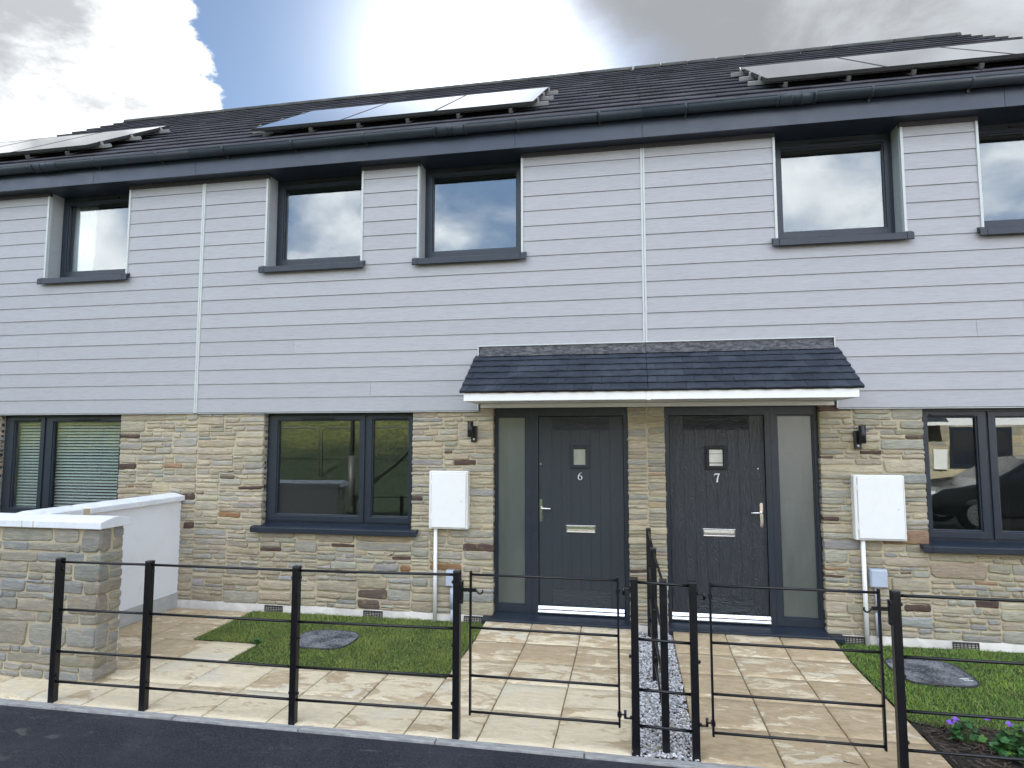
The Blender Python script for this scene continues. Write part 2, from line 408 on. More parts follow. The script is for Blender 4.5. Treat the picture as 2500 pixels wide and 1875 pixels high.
def m_door(name, grain, c1, c2, vert=True):
    m, n, p, P = mat(name)
    v = scaled(n, P, (9, 9, 1.3) if vert else (1.5, 1.5, 10)); a = n.noise(v, 1.7, 3, 0.5, 0.6)
    wv = n.node('ShaderNodeMath', operation='SINE'); n.put(wv.inputs[0], n.m('MULTIPLY', a, 95.0))
    fine = n.noise(scaled(n, P, (160, 160, 6) if vert else (6, 6, 160)), 1.0, 5, 0.6)
    h = n.m('ADD', n.m('MULTIPLY', wv.outputs[0], 0.6), n.m('MULTIPLY', fine, 0.7))
    n.put(p.inputs['Base Color'], n.mix(n.lin(h, -0.3, 1.2), c1, c2)); n.put(p.inputs['Roughness'], n.lin(h, -0.3, 1.2, 0.5, 0.38))
    bump(n, p, h, grain, 0.003)
    return m
M['door6'] = m_door('door_skin_smooth', 0.10, (0.018, 0.025, 0.032), (0.023, 0.030, 0.038))
M['door7'] = m_door('door_skin_grained', 0.55, (0.015, 0.019, 0.025), (0.029, 0.035, 0.042))
M['rail6'] = m_door('door_rail_grain_smooth', 0.5, (0.016, 0.021, 0.027), (0.026, 0.032, 0.040), False)
M['rail7'] = m_door('door_rail_grain', 0.9, (0.012, 0.016, 0.021), (0.034, 0.040, 0.047), False)

def m_glass(name, refl, rough, tint):
    m = bpy.data.materials.new(name); m.use_nodes = True; m.node_tree.nodes.clear(); n = NT(m.node_tree)
    o = n.node('ShaderNodeOutputMaterial'); tr = n.node('ShaderNodeBsdfTransparent'); tr.inputs[0].default_value = (*tint, 1)
    gl = n.node('ShaderNodeBsdfGlossy'); gl.inputs['Roughness'].default_value = rough; gl.inputs[0].default_value = (0.92, 0.97, 1.0, 1)
    g = n.node('ShaderNodeNewGeometry')
    cs = n.m('ABSOLUTE', n.vm('DOT_PRODUCT', g.outputs['Normal'], g.outputs['Incoming'])); sch = n.m('POWER', n.m('SUBTRACT', 1.0, cs), 5.0)
    b = n.node('ShaderNodeBump'); n.put(b.inputs['Height'], n.noise(g.outputs['Position'], 1.6, 2, 0.4)); b.inputs['Strength'].default_value = 0.25; b.inputs['Distance'].default_value = 0.004
    n.l.new(b.outputs[0], gl.inputs['Normal'])
    mx = n.node('ShaderNodeMixShader'); n.put(mx.inputs[0], n.m('ADD', n.m('MULTIPLY', sch, 0.85), refl, clamp=True))
    n.l.new(tr.outputs[0], mx.inputs[1]); n.l.new(gl.outputs[0], mx.inputs[2]); n.l.new(mx.outputs[0], o.inputs[0])
    return m
M['glass'] = m_glass('window_glass', 0.105, 0.0, (0.80, 0.84, 0.84))
def m_frost(name, col, rough, fac):
    m, n, p, P = mat(name)
    n.put(p.inputs['Base Color'], n.mix(n.lin(n.noise(scaled(n, P, (5, 5, 1.2)), 1.6, 3), 0.3, 0.7), tuple(c * 0.6 for c in col), col)); p.inputs['Roughness'].default_value = rough
    p.inputs['Specular IOR Level'].default_value = fac; p.inputs['IOR'].default_value = 1.9
    bump(n, p, n.noise(P, 130, 3, 0.6), 0.35, 0.004); return m
M['frost'] = m_frost('frosted_glass', (0.070, 0.090, 0.082), 0.30, 0.6)
M['frost_light'] = m_frost('obscured_glass', (0.36, 0.37, 0.30), 0.3, 0.5)
M['frost_white'] = m_frost('bright_obscured_glass', (0.70, 0.70, 0.62), 0.3, 0.6)
def m_pv():
    m, n, p, P = mat('solar_glass')
    n.put(p.inputs['Base Color'], n.mix(n.lin(n.noise(P, 3, 3), .3, .7), (0.010, 0.012, 0.022), (0.016, 0.018, 0.030))); p.inputs['Roughness'].default_value = 0.05
    p.inputs['Specular IOR Level'].default_value = 0.8; p.inputs['Coat Weight'].default_value = 1.0; p.inputs['Coat Roughness'].default_value = 0.04; return m
M['pv'] = m_pv()
M['pvframe'] = simple('dark_anodised_frame', (0.035, 0.036, 0.036), 0.6, metal=0.0, spec=0.2)
M['manhole'] = m_soil('grey_recess_tray_fill', (0.030, 0.033, 0.037), (0.26, 0.265, 0.275))
M['coping'] = simple('white_concrete_coping', (0.72, 0.735, 0.75), 0.8, var=0.06, nscale=8, bmp=0.4, bscale=160, dirt=0.30)
M['copejoint'] = simple('buff_coping_joint', (0.50, 0.42, 0.27), 0.9, var=0.1)
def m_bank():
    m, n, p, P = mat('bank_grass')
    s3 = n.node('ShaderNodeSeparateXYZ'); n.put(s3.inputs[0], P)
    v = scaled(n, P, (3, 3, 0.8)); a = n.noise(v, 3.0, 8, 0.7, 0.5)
    hi = n.ss(n.m('ADD', s3.outputs[2], n.m('MULTIPLY', n.noise(P, 0.8, 5), 1.2)), 1.7, 2.9)   # yellow-green grass on the upper bank, shade painted as dark green below
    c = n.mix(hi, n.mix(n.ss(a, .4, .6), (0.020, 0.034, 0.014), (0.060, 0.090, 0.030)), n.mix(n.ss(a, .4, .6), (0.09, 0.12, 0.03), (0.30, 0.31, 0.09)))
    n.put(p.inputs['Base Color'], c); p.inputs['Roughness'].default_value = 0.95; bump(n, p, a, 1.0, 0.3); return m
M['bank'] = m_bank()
M['carpaint'] = simple('black_car_paint', (0.010, 0.011, 0.013), 0.12, var=0.05)
M['rubber'] = simple('tyre_rubber', (0.02, 0.02, 0.02), 0.8)
M['lamp_lens'] = simple('lamp_lens', (0.6, 0.62, 0.65), 0.08, var=0.02)
M['clamp'] = simple('dull_aluminium', (0.30, 0.30, 0.29), 0.55, metal=0.0, var=0.1, spec=0.3)
M['hook'] = simple('weathered_hook', (0.10, 0.10, 0.095), 0.5, metal=0.3)
M['galv'] = simple('galvanised_steel', (0.55, 0.57, 0.58), 0.4, metal=0.6, var=0.1)

# ================================================================== rubble walling
PAL = [((0.390, 0.350, 0.258), 36), ((0.355, 0.335, 0.272), 28), ((0.325, 0.318, 0.290), 9), ((0.44, 0.385, 0.278), 30),
       ((0.40, 0.34, 0.235), 12), ((0.15, 0.11, 0.085), 0.8), ((0.30, 0.20, 0.12), 0.6)]
PALG = [((0.325, 0.31, 0.262), 30), ((0.30, 0.295, 0.275), 18), ((0.34, 0.31, 0.238), 28), ((0.36, 0.325, 0.25), 12), ((0.10, 0.065, 0.05), 0.8)]
BROWN = [(-5.72, 1.85), (-5.36, 1.85), (-4.44, 1.72), (-5.06, 1.67), (-4.88, 1.75), (-5.83, 1.55), (-4.34, 1.32), (-5.83, 1.3), (-5.06, 1.23), (-5.03, 1.17), (-4.88, 1.25), (-4.8, 1.06), (-4.54, 1.03), (-5.06, 0.91), (-5.04, 0.46), (-4.05, 0.66), (-3.15, 0.81), (-3.08, 0.71), (-2.95, 0.7), (-2.58, 0.63), (-3.79, 0.28), (-3.11, 0.46), (-2.5, 0.51), (-2.33, 1.25), (-1.73, 0.78), (-2.54, 0.63), (-2.08, 0.55), (-2.52, 0.52), (-2.0, 1.72), (-1.74, 1.62), (-0.01, 0.58), (2.38, 1.34), (2.38, 1.02), (1.69, 0.59), (2.32, 0.71), (1.95, 1.73), (1.71, 1.13), (1.73, 0.31), (2.27, 0.32), (2.99, 0.38)]
RUST = {(7), (12), (22), (26), (27), (31), (32)}
def fixed_tone(x0, x1, z0, z1):
    if z1 - z0 > 0.085 or x1 - x0 > 0.36: return None
    for k, (a, b) in enumerate(BROWN):
        if x0 <= a < x1 and z0 <= b < z1: return (0.27, 0.155, 0.075) if k in RUST else (0.095, 0.062, 0.050)
    return None
def pick(pal, rng):
    t = rng.random() * sum(w_ for _, w_ in pal)
    for c, w_ in pal:
        t -= w_
        if t <= 0: break
    k = rng.uniform(0.85, 1.14)
    return tuple(min(1, x * k * rng.uniform(0.97, 1.03)) for x in c)

def guillotine(x0, x1, z0, z1, rng, out, hmax, big=1.0):
    w_, h = x1 - x0, z1 - z0
    hm = rng.uniform(0.045, 0.155) * big if h < 0.34 else hmax
    if h > max(hm * 1.15, 0.05) and h > 0.055:
        if w_ > 1.5 * max(h, 0.25) and w_ > 0.55 and rng.random() < 0.50:
            t = x0 + w_ * rng.uniform(0.32, 0.68)
            guillotine(x0, t, z0, z1, rng, out, hmax, big); guillotine(t, x1, z0, z1, rng, out, hmax, big); return
        if h > 0.045:
            f = rng.uniform(0.3, 0.7)
            if h * min(f, 1 - f) < 0.026: f = 0.5
            t = z0 + h * f
            guillotine(x0, x1, z0, t, rng, out, hmax, big); guillotine(x0, x1, t, z1, rng, out, hmax, big); return
    wm = min(0.66, max(0.16, h * rng.uniform(2.4, 6.5)))
    if w_ > wm * 1.25 and w_ > 0.12:
        t = x0 + w_ * rng.uniform(0.3, 0.7)
        guillotine(x0, t, z0, z1, rng, out, hmax, big); guillotine(t, x1, z0, z1, rng, out, hmax, big); return
    out.append((x0, x1, z0, z1))

def stone_at(mb, cell, fr, rng, pal, lip, back=0.02, ext=(0, 0), joint=None, warp=True, col=None):
    """fr(u, v, d) maps wall coordinates to the world; d>0 goes into the wall"""
    x0, x1, z0, z1 = cell
    g = joint if joint is not None else rng.uniform(0.0020, 0.0062)
    ax0 = x0 + (g * rng.uniform(.6, 1.8) if not ext[0] else -rng.uniform(0, 0.010)); ax1 = x1 - (g * rng.uniform(.6, 1.8) if not ext[1] else -rng.uniform(0, 0.010))
    az0 = z0 + g * rng.uniform(.5, 1.1); az1 = z1 - g * rng.uniform(.5, 1.1)
    if ax1 - ax0 < 0.02 or az1 - az0 < 0.012: return
    W_, H_ = ax1 - ax0, az1 - az0
    sk = [rng.uniform(-.14, .14) * H_ for _ in range(4)]       # corner height skews
    sx = [rng.uniform(0, 0.18) * H_ if rng.random() < .5 else 0 for _ in range(4)]
    if ext[0]: sx[0] = sx[3] = 0
    if ext[1]: sx[1] = sx[2] = 0
    cs = [(ax0 + sx[0], az0 + max(0, sk[0])), (ax1 - sx[1], az0 + max(0, sk[1])), (ax1 - sx[2], az1 - max(0, sk[2])), (ax0 + sx[3], az1 - max(0, sk[3]))]
    rad = min(H_, W_) * rng.uniform(0.06, 0.24)
    pts = []
    seed = rng.uniform(0, 90)
    for k in range(4):
        a = Vector(cs[k]); b = Vector(cs[(k + 1) % 4]); L = (b - a).length
        if L < 1e-5: continue
        t = (b - a) / L; rr = min(rad, L * 0.45)
        nseg = max(1, int((L - 2 * rr) / 0.035)); nrm = Vector((-t.y, t.x))
        for i in range(nseg + 1):
            q = a + t * (rr + (L - 2 * rr) * i / nseg)
            amp = 0.0042 if k % 2 == 0 else 0.0022
            pts.append(q + nrm * (mnoise.noise(Vector((q.x * 17 + seed, q.y * 23, seed))) * amp * 1.6))
    wz = (lambda q: mnoise.noise(Vector((q.x * 1.6, q.y * 1.3, 3.1))) * 0.012) if warp else (lambda q: 0)
    pts = [Vector((q.x, q.y + wz(q))) for q in pts]
    n = len(pts); c = sum(pts, Vector((0, 0))) / n
    col = col or (fixed_tone(*cell) if warp else None) or pick(pal, rng)
    inset = min(0.010, H_ * 0.22)
    def shr(q, d):
        v = c - q; return q + Vector((math.copysign(min(abs(v.x), d), v.x), math.copysign(min(abs(v.y), d * 0.8), v.y)))
    tx, tz = rng.uniform(-.03, .03), rng.uniform(-.05, .05)
    def dep(q, base): return -base - (q.x - c.x) * tx - (q.y - c.y) * tz - mnoise.noise(Vector((q.x * 14, q.y * 26, seed))) * 0.0035
    r0 = mb.add([fr(q.x, q.y, back) for q in pts])
    r1 = mb.add([fr(q.x, q.y, dep(q, lip * 0.45)) for q in pts])
    r2 = mb.add([fr(*shr(q, inset * 0.55), dep(q, lip * 0.9)) for q in pts])
    r3 = mb.add([fr(*shr(q, inset * 1.6), dep(q, lip * 1.05)) for q in pts])
    cc = mb.add([fr(c.x, c.y, dep(c, lip * 1.1))])
    for i in range(n):
        j = (i + 1) % n
        mb.face([r0 + i, r0 + j, r1 + j, r1 + i], col, 1, False)
        mb.face([r1 + i, r1 + j, r2 + j, r2 + i], col, 1, True)
        mb.face([r2 + i, r2 + j, r3 + j, r3 + i], col, 1, True)
        mb.face([r3 + i, r3 + j, cc], col, 1, True)

def rubble(mb, rects, fr, seed, pal, hmax=0.2, big=1.0, edges=(), lipr=(0.006, 0.017)):
    rng = random.Random(seed)
    for (x0, x1, z0, z1, h0) in rects:
        out = []
        guillotine(x0, x1, z0, z1, rng, out, hmax, h0 * big)
        for cell in out:
            eL = any(abs(cell[0] - e[0]) < 1e-4 and e[1] < 0 and cell[3] > e[2] and cell[2] < e[3] for e in edges)
            eR = any(abs(cell[1] - e[0]) < 1e-4 and e[1] > 0 and cell[3] > e[2] and cell[2] < e[3] for e in edges)
            stone_at(mb, cell, fr, rng, pal, rng.uniform(*lipr), 0.11 if (eL or eR) else 0.02, (eL, eR))

# ================================================================== THE THREE HOUSES
YS = 0.035            # stone wall face
ZB, ZT = 2.15, 4.80   # cladding bottom / top
SL = 0.685            # roof slope (dz/dy)
EY, EZ = -0.215, 5.085
RY = 4.25; RZ = EZ + (RY - EY) * SL
HOUSES = [
    dict(x0=-9.95, x1=-4.975, name='terraced_house', label='left end terraced house with white blinds in its ground floor window and a curtain upstairs',
         up=[(-7.085, -5.97)], gw=[(-7.66, -5.956, 'small_left')], door=None),
    dict(x0=-4.975, x1=0.0, name='terraced_house', label='middle terraced house with the smooth dark door numbered 6 under the shared canopy',
         up=[(-4.160, -3.030), (-2.363, -1.250)], gw=[(-4.148, -2.415, 'small_right')], door=6),
    dict(x0=0.0, x1=4.975, name='terraced_house', label='right end terraced house with the wood-grained dark door numbered 7',
         up=[(1.273, 2.391), (3.055, 4.170)], gw=[(2.467, 4.20, 'small_left')], door=7),
]
DOORX = {6: (-1.552, -0.183), 7: (0.168, 1.590)}
CX0, CX1 = -1.695, 1.735   # canopy cut in the cladding
CUTZ = 2.803

def frame_map(u, v, d): return (u, YS + d, v)

def window_ground(par, x0, x1, kind):
    z0, z1 = 0.905, 2.150; yf = 0.105
    f = MB()
    f.ring_xz(x0, x1, z0, z1, 0.035, yf + 0.012, yf + 0.08, tb=0.055, tt=0.05)
    if kind == 'small_right':
        xm = x0 + (4.202 - 2.984) - 0.0; g1 = (x0 + 0.142, x0 + 1.098); g2 = (x0 + 1.256, x0 + 1.656); xm = x0 + 1.177
        if abs(x0 + 4.148) > 0.01: pass
    else:
        g1 = (x0 + 0.079, x0 + 0.473); g2 = (x0 + 0.641, x1 - 0.085); xm = x0 + 0.558
        if par_is_left(x0): g1 = (-7.505, -7.142); g2 = (-6.95, -6.045); xm = -7.06
    f.box(xm - 0.018, xm + 0.018, yf + 0.010, yf + 0.08, z0 + 0.05, z1 - 0.045)
    fo = f.build('window_frame', M['anthracite'], par, 0.004)
    for k, (a, b, sx0, sx1) in enumerate(((g1[0], g1[1], x0 + 0.028, xm - 0.014), (g2[0], g2[1], xm + 0.014, x1 - 0.028))):
        s = MB(); s.ring_xz(sx0, sx1, z0 + 0.05, z1 - 0.045, 0, yf - 0.006, yf + 0.05, tb=1.030 - z0 - 0.05 - 0.012, tt=z1 - 0.045 - 2.045 - 0.012, tl=a - sx0 - 0.012, tr=sx1 - b - 0.012)
        s.ring_xz(a - 0.013, b + 0.013, 1.030 - 0.013, 2.045 + 0.013, 0.013, yf + 0.006, yf + 0.03)
        s.build('sash', M['anthracite'], fo, 0.004)
        g = MB(); g.box(a - 0.004, b + 0.004, yf + 0.030, yf + 0.036, 1.026, 2.049); g.build('pane', M['glass'], fo)
        vw = min(0.37, (b - a) * 1.02); vc = (a + b) / 2 + (0.0 if k else 0.0)
        if (b - a) > 0.6: vc = (a + b) / 2
        v = MB(); v.box(vc - vw / 2, vc + vw / 2, yf - 0.026, yf - 0.007, 2.066, 2.082); v.build('trickle_vent', M['seal'] if (b - a) > 0.6 else M['anthracite'], fo, 0.004)
    s = MB()   # sill with a drip nose and horns
    prof = [(yf + 0.05, 0.895), (yf + 0.05, 0.935), (yf + 0.012, 0.935), (yf + 0.0, 0.925), (-0.035, 0.905), (-0.048, 0.898), (-0.048, 0.848), (-0.040, 0.843), (-0.036, 0.866), (0.02, 0.875), (0.02, 0.895)]
    s.prism_x(prof, x0 + 0.002, x1 - 0.002)
    pr2 = [(YS - 0.004, 0.875), (YS - 0.004, 0.912), (-0.035, 0.905), (-0.048, 0.898), (-0.048, 0.848), (-0.040, 0.843), (-0.036, 0.866)]
    s.prism_x(pr2, x0 - 0.075, x0); s.prism_x(pr2, x1, x1 + 0.075)
    s.build('window_sill', M['anthracite'], fo, 0.003)
    if kind == 'small_right':
        pass
    return fo
def par_is_left(x0): return x0 < -7

def window_upper(par, x0, x1):
    z0, z1 = 3.79, 4.842; yf = 0.18
    f = MB(); f.ring_xz(x0, x1, z0, z1, 0.045, yf + 0.010, yf + 0.07, tb=0.045, tt=0.06)
    # reveals
    fo = f.build('window_frame', M['anthracite'], par, 0.003)
    tot = x1 - x0; gl = x0 + 0.100; gr = x1 - 0.088; zb, zt = 3.905, 4.735
    s = MB(); s.ring_xz(x0 + 0.035, x1 - 0.035, z0 + 0.035, 4.785, 0, yf - 0.006, yf + 0.05, tl=gl - x0 - 0.047, tr=x1 - 0.035 - gr - 0.012, tb=zb - z0 - 0.047, tt=4.785 - zt - 0.012)
    s.ring_xz(gl - 0.013, gr + 0.013, zb - 0.013, zt + 0.013, 0.013, yf + 0.008, yf + 0.03)
    s.build('sash', M['anthracite'], fo, 0.004)
    MB().box(gl - 0.004, gr + 0.004, yf + 0.030, yf + 0.036, zb - 0.004, zt + 0.004).build('pane', M['glass'], fo)
    c = (gl + gr) / 2 + 0.02
    MB().box(c - 0.22, c + 0.22, yf - 0.008, yf + 0.012, 4.792, 4.808).build('trickle_vent', M['seal'], fo, 0.003)
    s = MB()
    prof = [(yf + 0.02, 3.775), (yf + 0.02, 3.805), (yf, 3.800), (-0.045, 3.768), (-0.058, 3.762), (-0.058, 3.700), (-0.048, 3.694), (-0.044, 3.735), (-0.006, 3.742), (-0.004, 3.755), (0.02, 3.765)]
    s.prism_x(prof, x0 + 0.002, x1 - 0.002)
    pr2 = [(-0.004, 3.745), (-0.004, 3.790), (-0.045, 3.768), (-0.058, 3.762), (-0.058, 3.700), (-0.048, 3.694), (-0.044, 3.735)]
    s.prism_x(pr2, x0 - 0.06, x0); s.prism_x(pr2, x1, x1 + 0.06)
    s.build('window_sill', M['anthracite'], fo, 0.003)
    return fo

def stroke(mb, pts, widths, y0, y1):
    """flat brush stroke with varying width in the x-z plane"""
    P = [Vector((p[0], p[1])) for p in pts]; L = []; Rr = []
    for i, p in enumerate(P):
        t = (P[min(i + 1, len(P) - 1)] - P[max(i - 1, 0)]).normalized(); nn = Vector((-t.y, t.x)) * widths[i] / 2
        L.append(p + nn); Rr.append(p - nn)
    for i in range(len(P) - 1):
        q = [L[i], L[i + 1], Rr[i + 1], Rr[i]]
        a = mb.add([(v.x, y0, v.y) for v in q]); b = mb.add([(v.x, y1, v.y) for v in q])
        mb.face([a, a + 1, a + 2, a + 3]); mb.face([b + 3, b + 2, b + 1, b])
        mb.face([a, b, b + 1, a + 1]); mb.face([a + 3, a + 2, b + 2, b + 3])
    return mb

def door_unit(par, num):
    x0, x1 = DOORX[num]; yf = 0.095
    z0, z1 = 0.105, 2.168
    if num == 6:
        leaf = (-1.092, -0.228); side = (-1.510, -1.232); xm = -1.160; hx = -1.066; hd = 1
        win = (-0.767, -0.573); let = (-0.813, -0.513); nx = -0.668
        fr_door = (xm, x1); fr_side = (x0, xm)
    else:
        leaf = (0.213, 1.111); side = (1.235, 1.539); xm = 1.167; hx = 1.062; hd = -1
        win = (0.556, 0.758); let = (0.516, 0.820); nx = 0.662
        fr_door = (x0, xm); fr_side = (xm, x1)
    f = MB()
    f.ring_xz(fr_door[0] + 0.001, fr_door[1] - 0.001, z0, z1, 0, yf, yf + 0.075, tb=0.012, tt=z1 - 2.083, tl=leaf[0] - fr_door[0], tr=fr_door[1] - leaf[1])
    f.ring_xz(fr_side[0] + 0.001, fr_side[1] - 0.001, z0, z1, 0, yf, yf + 0.075, tb=0.19 - z0 - 0.014, tt=z1 - 2.07 - 0.014, tl=side[0] - fr_side[0] - 0.014, tr=fr_side[1] - side[1] - 0.014)
    f.ring_xz(side[0] - 0.015, side[1] + 0.015, 0.19 - 0.015, 2.07 + 0.015, 0.015, yf + 0.014, yf + 0.05)
    f.box(xm - 0.003, xm + 0.003, yf - 0.003, yf + 0.001, z0 + .01, z1 - .01)
    fo = f.build('door_frame', M['anthracite'], par, 0.004)
    MB().box(side[0] - 0.006, side[1] + 0.006, yf + 0.032, yf + 0.040, 0.184, 2.076).build('side_pane', M['frost'], fo)
    # cill
    c = MB(); prof = [(yf + 0.03, 0.045), (yf + 0.03, 0.105), (yf - 0.004, 0.104), (-0.060, 0.072), (-0.070, 0.066), (-0.070, 0.022), (-0.060, 0.020)]
    hl = 0.09 if num == 6 else 0.0; hr = 0.115 if num == 7 else 0.0
    c.prism_x(prof, x0 + 0.001, x1 - 0.001)
    pr2 = [(YS - 0.02, 0.022), (YS - 0.02, 0.085), (-0.060, 0.072), (-0.070, 0.066), (-0.070, 0.022)]
    if hl: c.prism_x(pr2, x0 - hl, x0)
    if hr: c.prism_x(pr2, x1, x1 + hr)
    c.build('door_sill', M['anthracite'], fo, 0.003)
    th = MB(); a, b = leaf[0] - 0.002, leaf[1] - 0.014 if num == 6 else leaf[1] - 0.0
    th.prism_x([(yf - 0.010, 0.118), (yf - 0.022, 0.118), (yf - 0.024, 0.128), (yf - 0.012, 0.146), (yf - 0.002, 0.146), (yf + 0.02, 0.118)], a, b)
    th.prism_x([(yf + 0.001, 0.150), (yf - 0.014, 0.150), (yf - 0.016, 0.158), (yf - 0.006, 0.186), (yf + 0.001, 0.188)], a, b)
    th.build('threshold', M['satin'], fo, 0.001)
    # leaf: planks with grooves, top and bottom rails
    yd = yf + 0.022
    d = MB(); lx0, lx1 = leaf[0] + 0.004, leaf[1] - 0.004; zt, zb = 2.079, 0.15
    d.box(lx0, lx1, yd + 0.0020, yd + 0.045, zb, zt)
    st = 0.135
    ra, rb = lx0 + st, lx1 - st
    d.box(lx0, ra - 0.002, yd, yd + 0.011, zb, zt); d.box(rb + 0.002, lx1, yd, yd + 0.011, zb, zt)
    n = 6; pw = (rb - ra) / n; wz0, wz1 = 1.565, 1.775; wx0, wx1 = win[0] + 0.02, win[1] - 0.02
    for i in range(n):
        px0, px1 = ra + i * pw + 0.0013, ra + (i + 1) * pw - 0.0013
        if px1 > wx0 and px0 < wx1:
            d.box(px0, px1, yd, yd + 0.011, wz1, 1.940)
            d.box(px0, px1, yd, yd + 0.011, 0.345, wz0)
            if px0 < wx0 - 0.004: d.box(px0, wx0, yd, yd + 0.0108, wz0 + .0005, wz1 - .0005)
            if px1 > wx1 + 0.004: d.box(wx1, px1, yd, yd + 0.0108, wz0 + .0005, wz1 - .0005)
        else: d.box(px0, px1, yd, yd + 0.011, 0.345, 1.940)
    do = d.build('front_door', M['door%d' % num], par, 0.0018, 1)
    for za_, zb_ in ((1.943, zt - 0.002), (zb + 0.002, 0.342)):
        r = MB(); r.box(ra + .001, rb - .001, yd + 0.0008, yd + 0.011, za_, zb_); r.build('door_rail', M['rail%d' % num], do, 0.0015, 1)
    wn = MB(); wn.ring_xz(win[0], win[1], 1.552, 1.786, 0.038, yd - 0.018, yd + 0.012)
    wn.ring_xz(win[0] + 0.012, win[1] - 0.012, 1.564, 1.774, 0.020, yd - 0.026, yd - 0.017)
    wn.build('vision_panel_frame', M['seal'] if num == 7 else M['anthracite'], do, 0.004)
    MB().box(win[0] + 0.036, win[1] - 0.036, yd - 0.004, yd + 0.004, 1.588, 1.750).build('vision_pane', M['frost_white'] if num == 7 else M['frost_light'], do)
    if num == 7:
        bars = MB()
        for zz in (1.612, 1.62, 1.705): bars.box(win[0] + 0.037, win[1] - 0.037, yd - 0.006, yd - 0.003, zz, zz + 0.0035)
        bars.build('glazing_line', M['seal'], do)
    # number
    nb = MB(); cz = 1.476
    if num == 6:
        body = [(0.020, 0.036), (0.006, 0.030), (-0.008, 0.016), (-0.016, -0.002), (-0.017, -0.018), (-0.010, -0.033), (0.001, -0.038), (0.012, -0.034), (0.019, -0.021), (0.018, -0.007), (0.010, 0.003), (0.001, 0.005), (-0.008, 0.001), (-0.014, -0.007)]
        wd = [0.002, 0.004, 0.007, 0.009, 0.0095, 0.007, 0.004, 0.006, 0.009, 0.009, 0.006, 0.004, 0.003, 0.002]
        stroke(nb, [(nx + a_, cz + b_) for a_, b_ in body], wd, yd - 0.006, yd + 0.001)
    else:
        stroke(nb, [(nx - 0.024, cz + 0.016), (nx - 0.023, cz + 0.028), (nx - 0.017, cz + 0.034), (nx + 0.024, cz + 0.036)], [0.003, 0.006, 0.009, 0.010], yd - 0.006, yd + 0.001)
        stroke(nb, [(nx + 0.022, cz + 0.034), (nx + 0.012, cz + 0.015), (nx + 0.005, cz - 0.010), (nx + 0.001, cz - 0.040)], [0.007, 0.009, 0.011, 0.012], yd - 0.0065, yd + 0.001)
        stroke(nb, [(nx - 0.010, cz - 0.041), (nx + 0.009, cz - 0.041)], [0.004, 0.004], yd - 0.0055, yd + 0.001)
    nb.build('house_number', M['white'], do)
    # letter plate
    lb = MB(); lb.ring_xz(let[0], let[1], 0.912, 0.985, 0.010, yd - 0.012, yd + 0.002)
    lo = lb.build('letterbox', M['chrome'], do, 0.002)
    fl = MB(); fl.prism_x([(yd - 0.004, 0.923), (yd - 0.007, 0.923), (yd - 0.010, 0.948), (yd - 0.009, 0.974), (yd - 0.004, 0.974)], let[0] + 0.011, let[1] - 0.011)
    fl.build('letterbox_flap', M['chrome'] if num == 6 else M['satin'], do, 0.001)
    # lever handle
    h = MB(); 
    pl = [(hx + 0.014 * math.cos(t_), 1.2275 + 0.014 * math.sin(t_)) for t_ in [math.pi * i / 8 for i in range(9)]] + [(hx - 0.014 * math.cos(t_), 1.022 - 0.014 * math.sin(t_)) for t_ in [math.pi * i / 8 for i in range(9)]]
    h.prism_y(pl, yd - 0.008, yd + 0.001)
    h.tube([(hx, yd - 0.005, 1.152), (hx, yd - 0.048, 1.152), (hx + hd * 0.012, yd - 0.056, 1.151), (hx + hd * 0.105, yd - 0.058, 1.149)], 0.0085, 10)
    h.tube([(hx, yd - 0.004, 1.056), (hx, yd - 0.014, 1.056)], 0.008, 10)
    h.tube([(hx, yd - 0.004, 1.225), (hx, yd - 0.010, 1.225)], 0.004, 8)
    h.build('door_handle', M['chrome'], do)
    sx = hx - 0.002 if num == 6 else hx - 0.018
    MB().tube([(sx, yd - 0.004, 1.594 if num == 6 else 1.565), (sx, yd + 0.002, 1.594 if num == 6 else 1.565)], 0.006, 8).build('latch_indicator', M['white'], do)

def spans(x0, x1, cuts):
    """[x0,x1] minus the cut intervals"""
    out = [(x0, x1)]
    for a, b in cuts:
        nxt = []
        for s, e in out:
            if b <= s or a >= e: nxt.append((s, e)); continue
            if a > s: nxt.append((s, a))
            if b < e: nxt.append((b, e))
        out = nxt
    return out

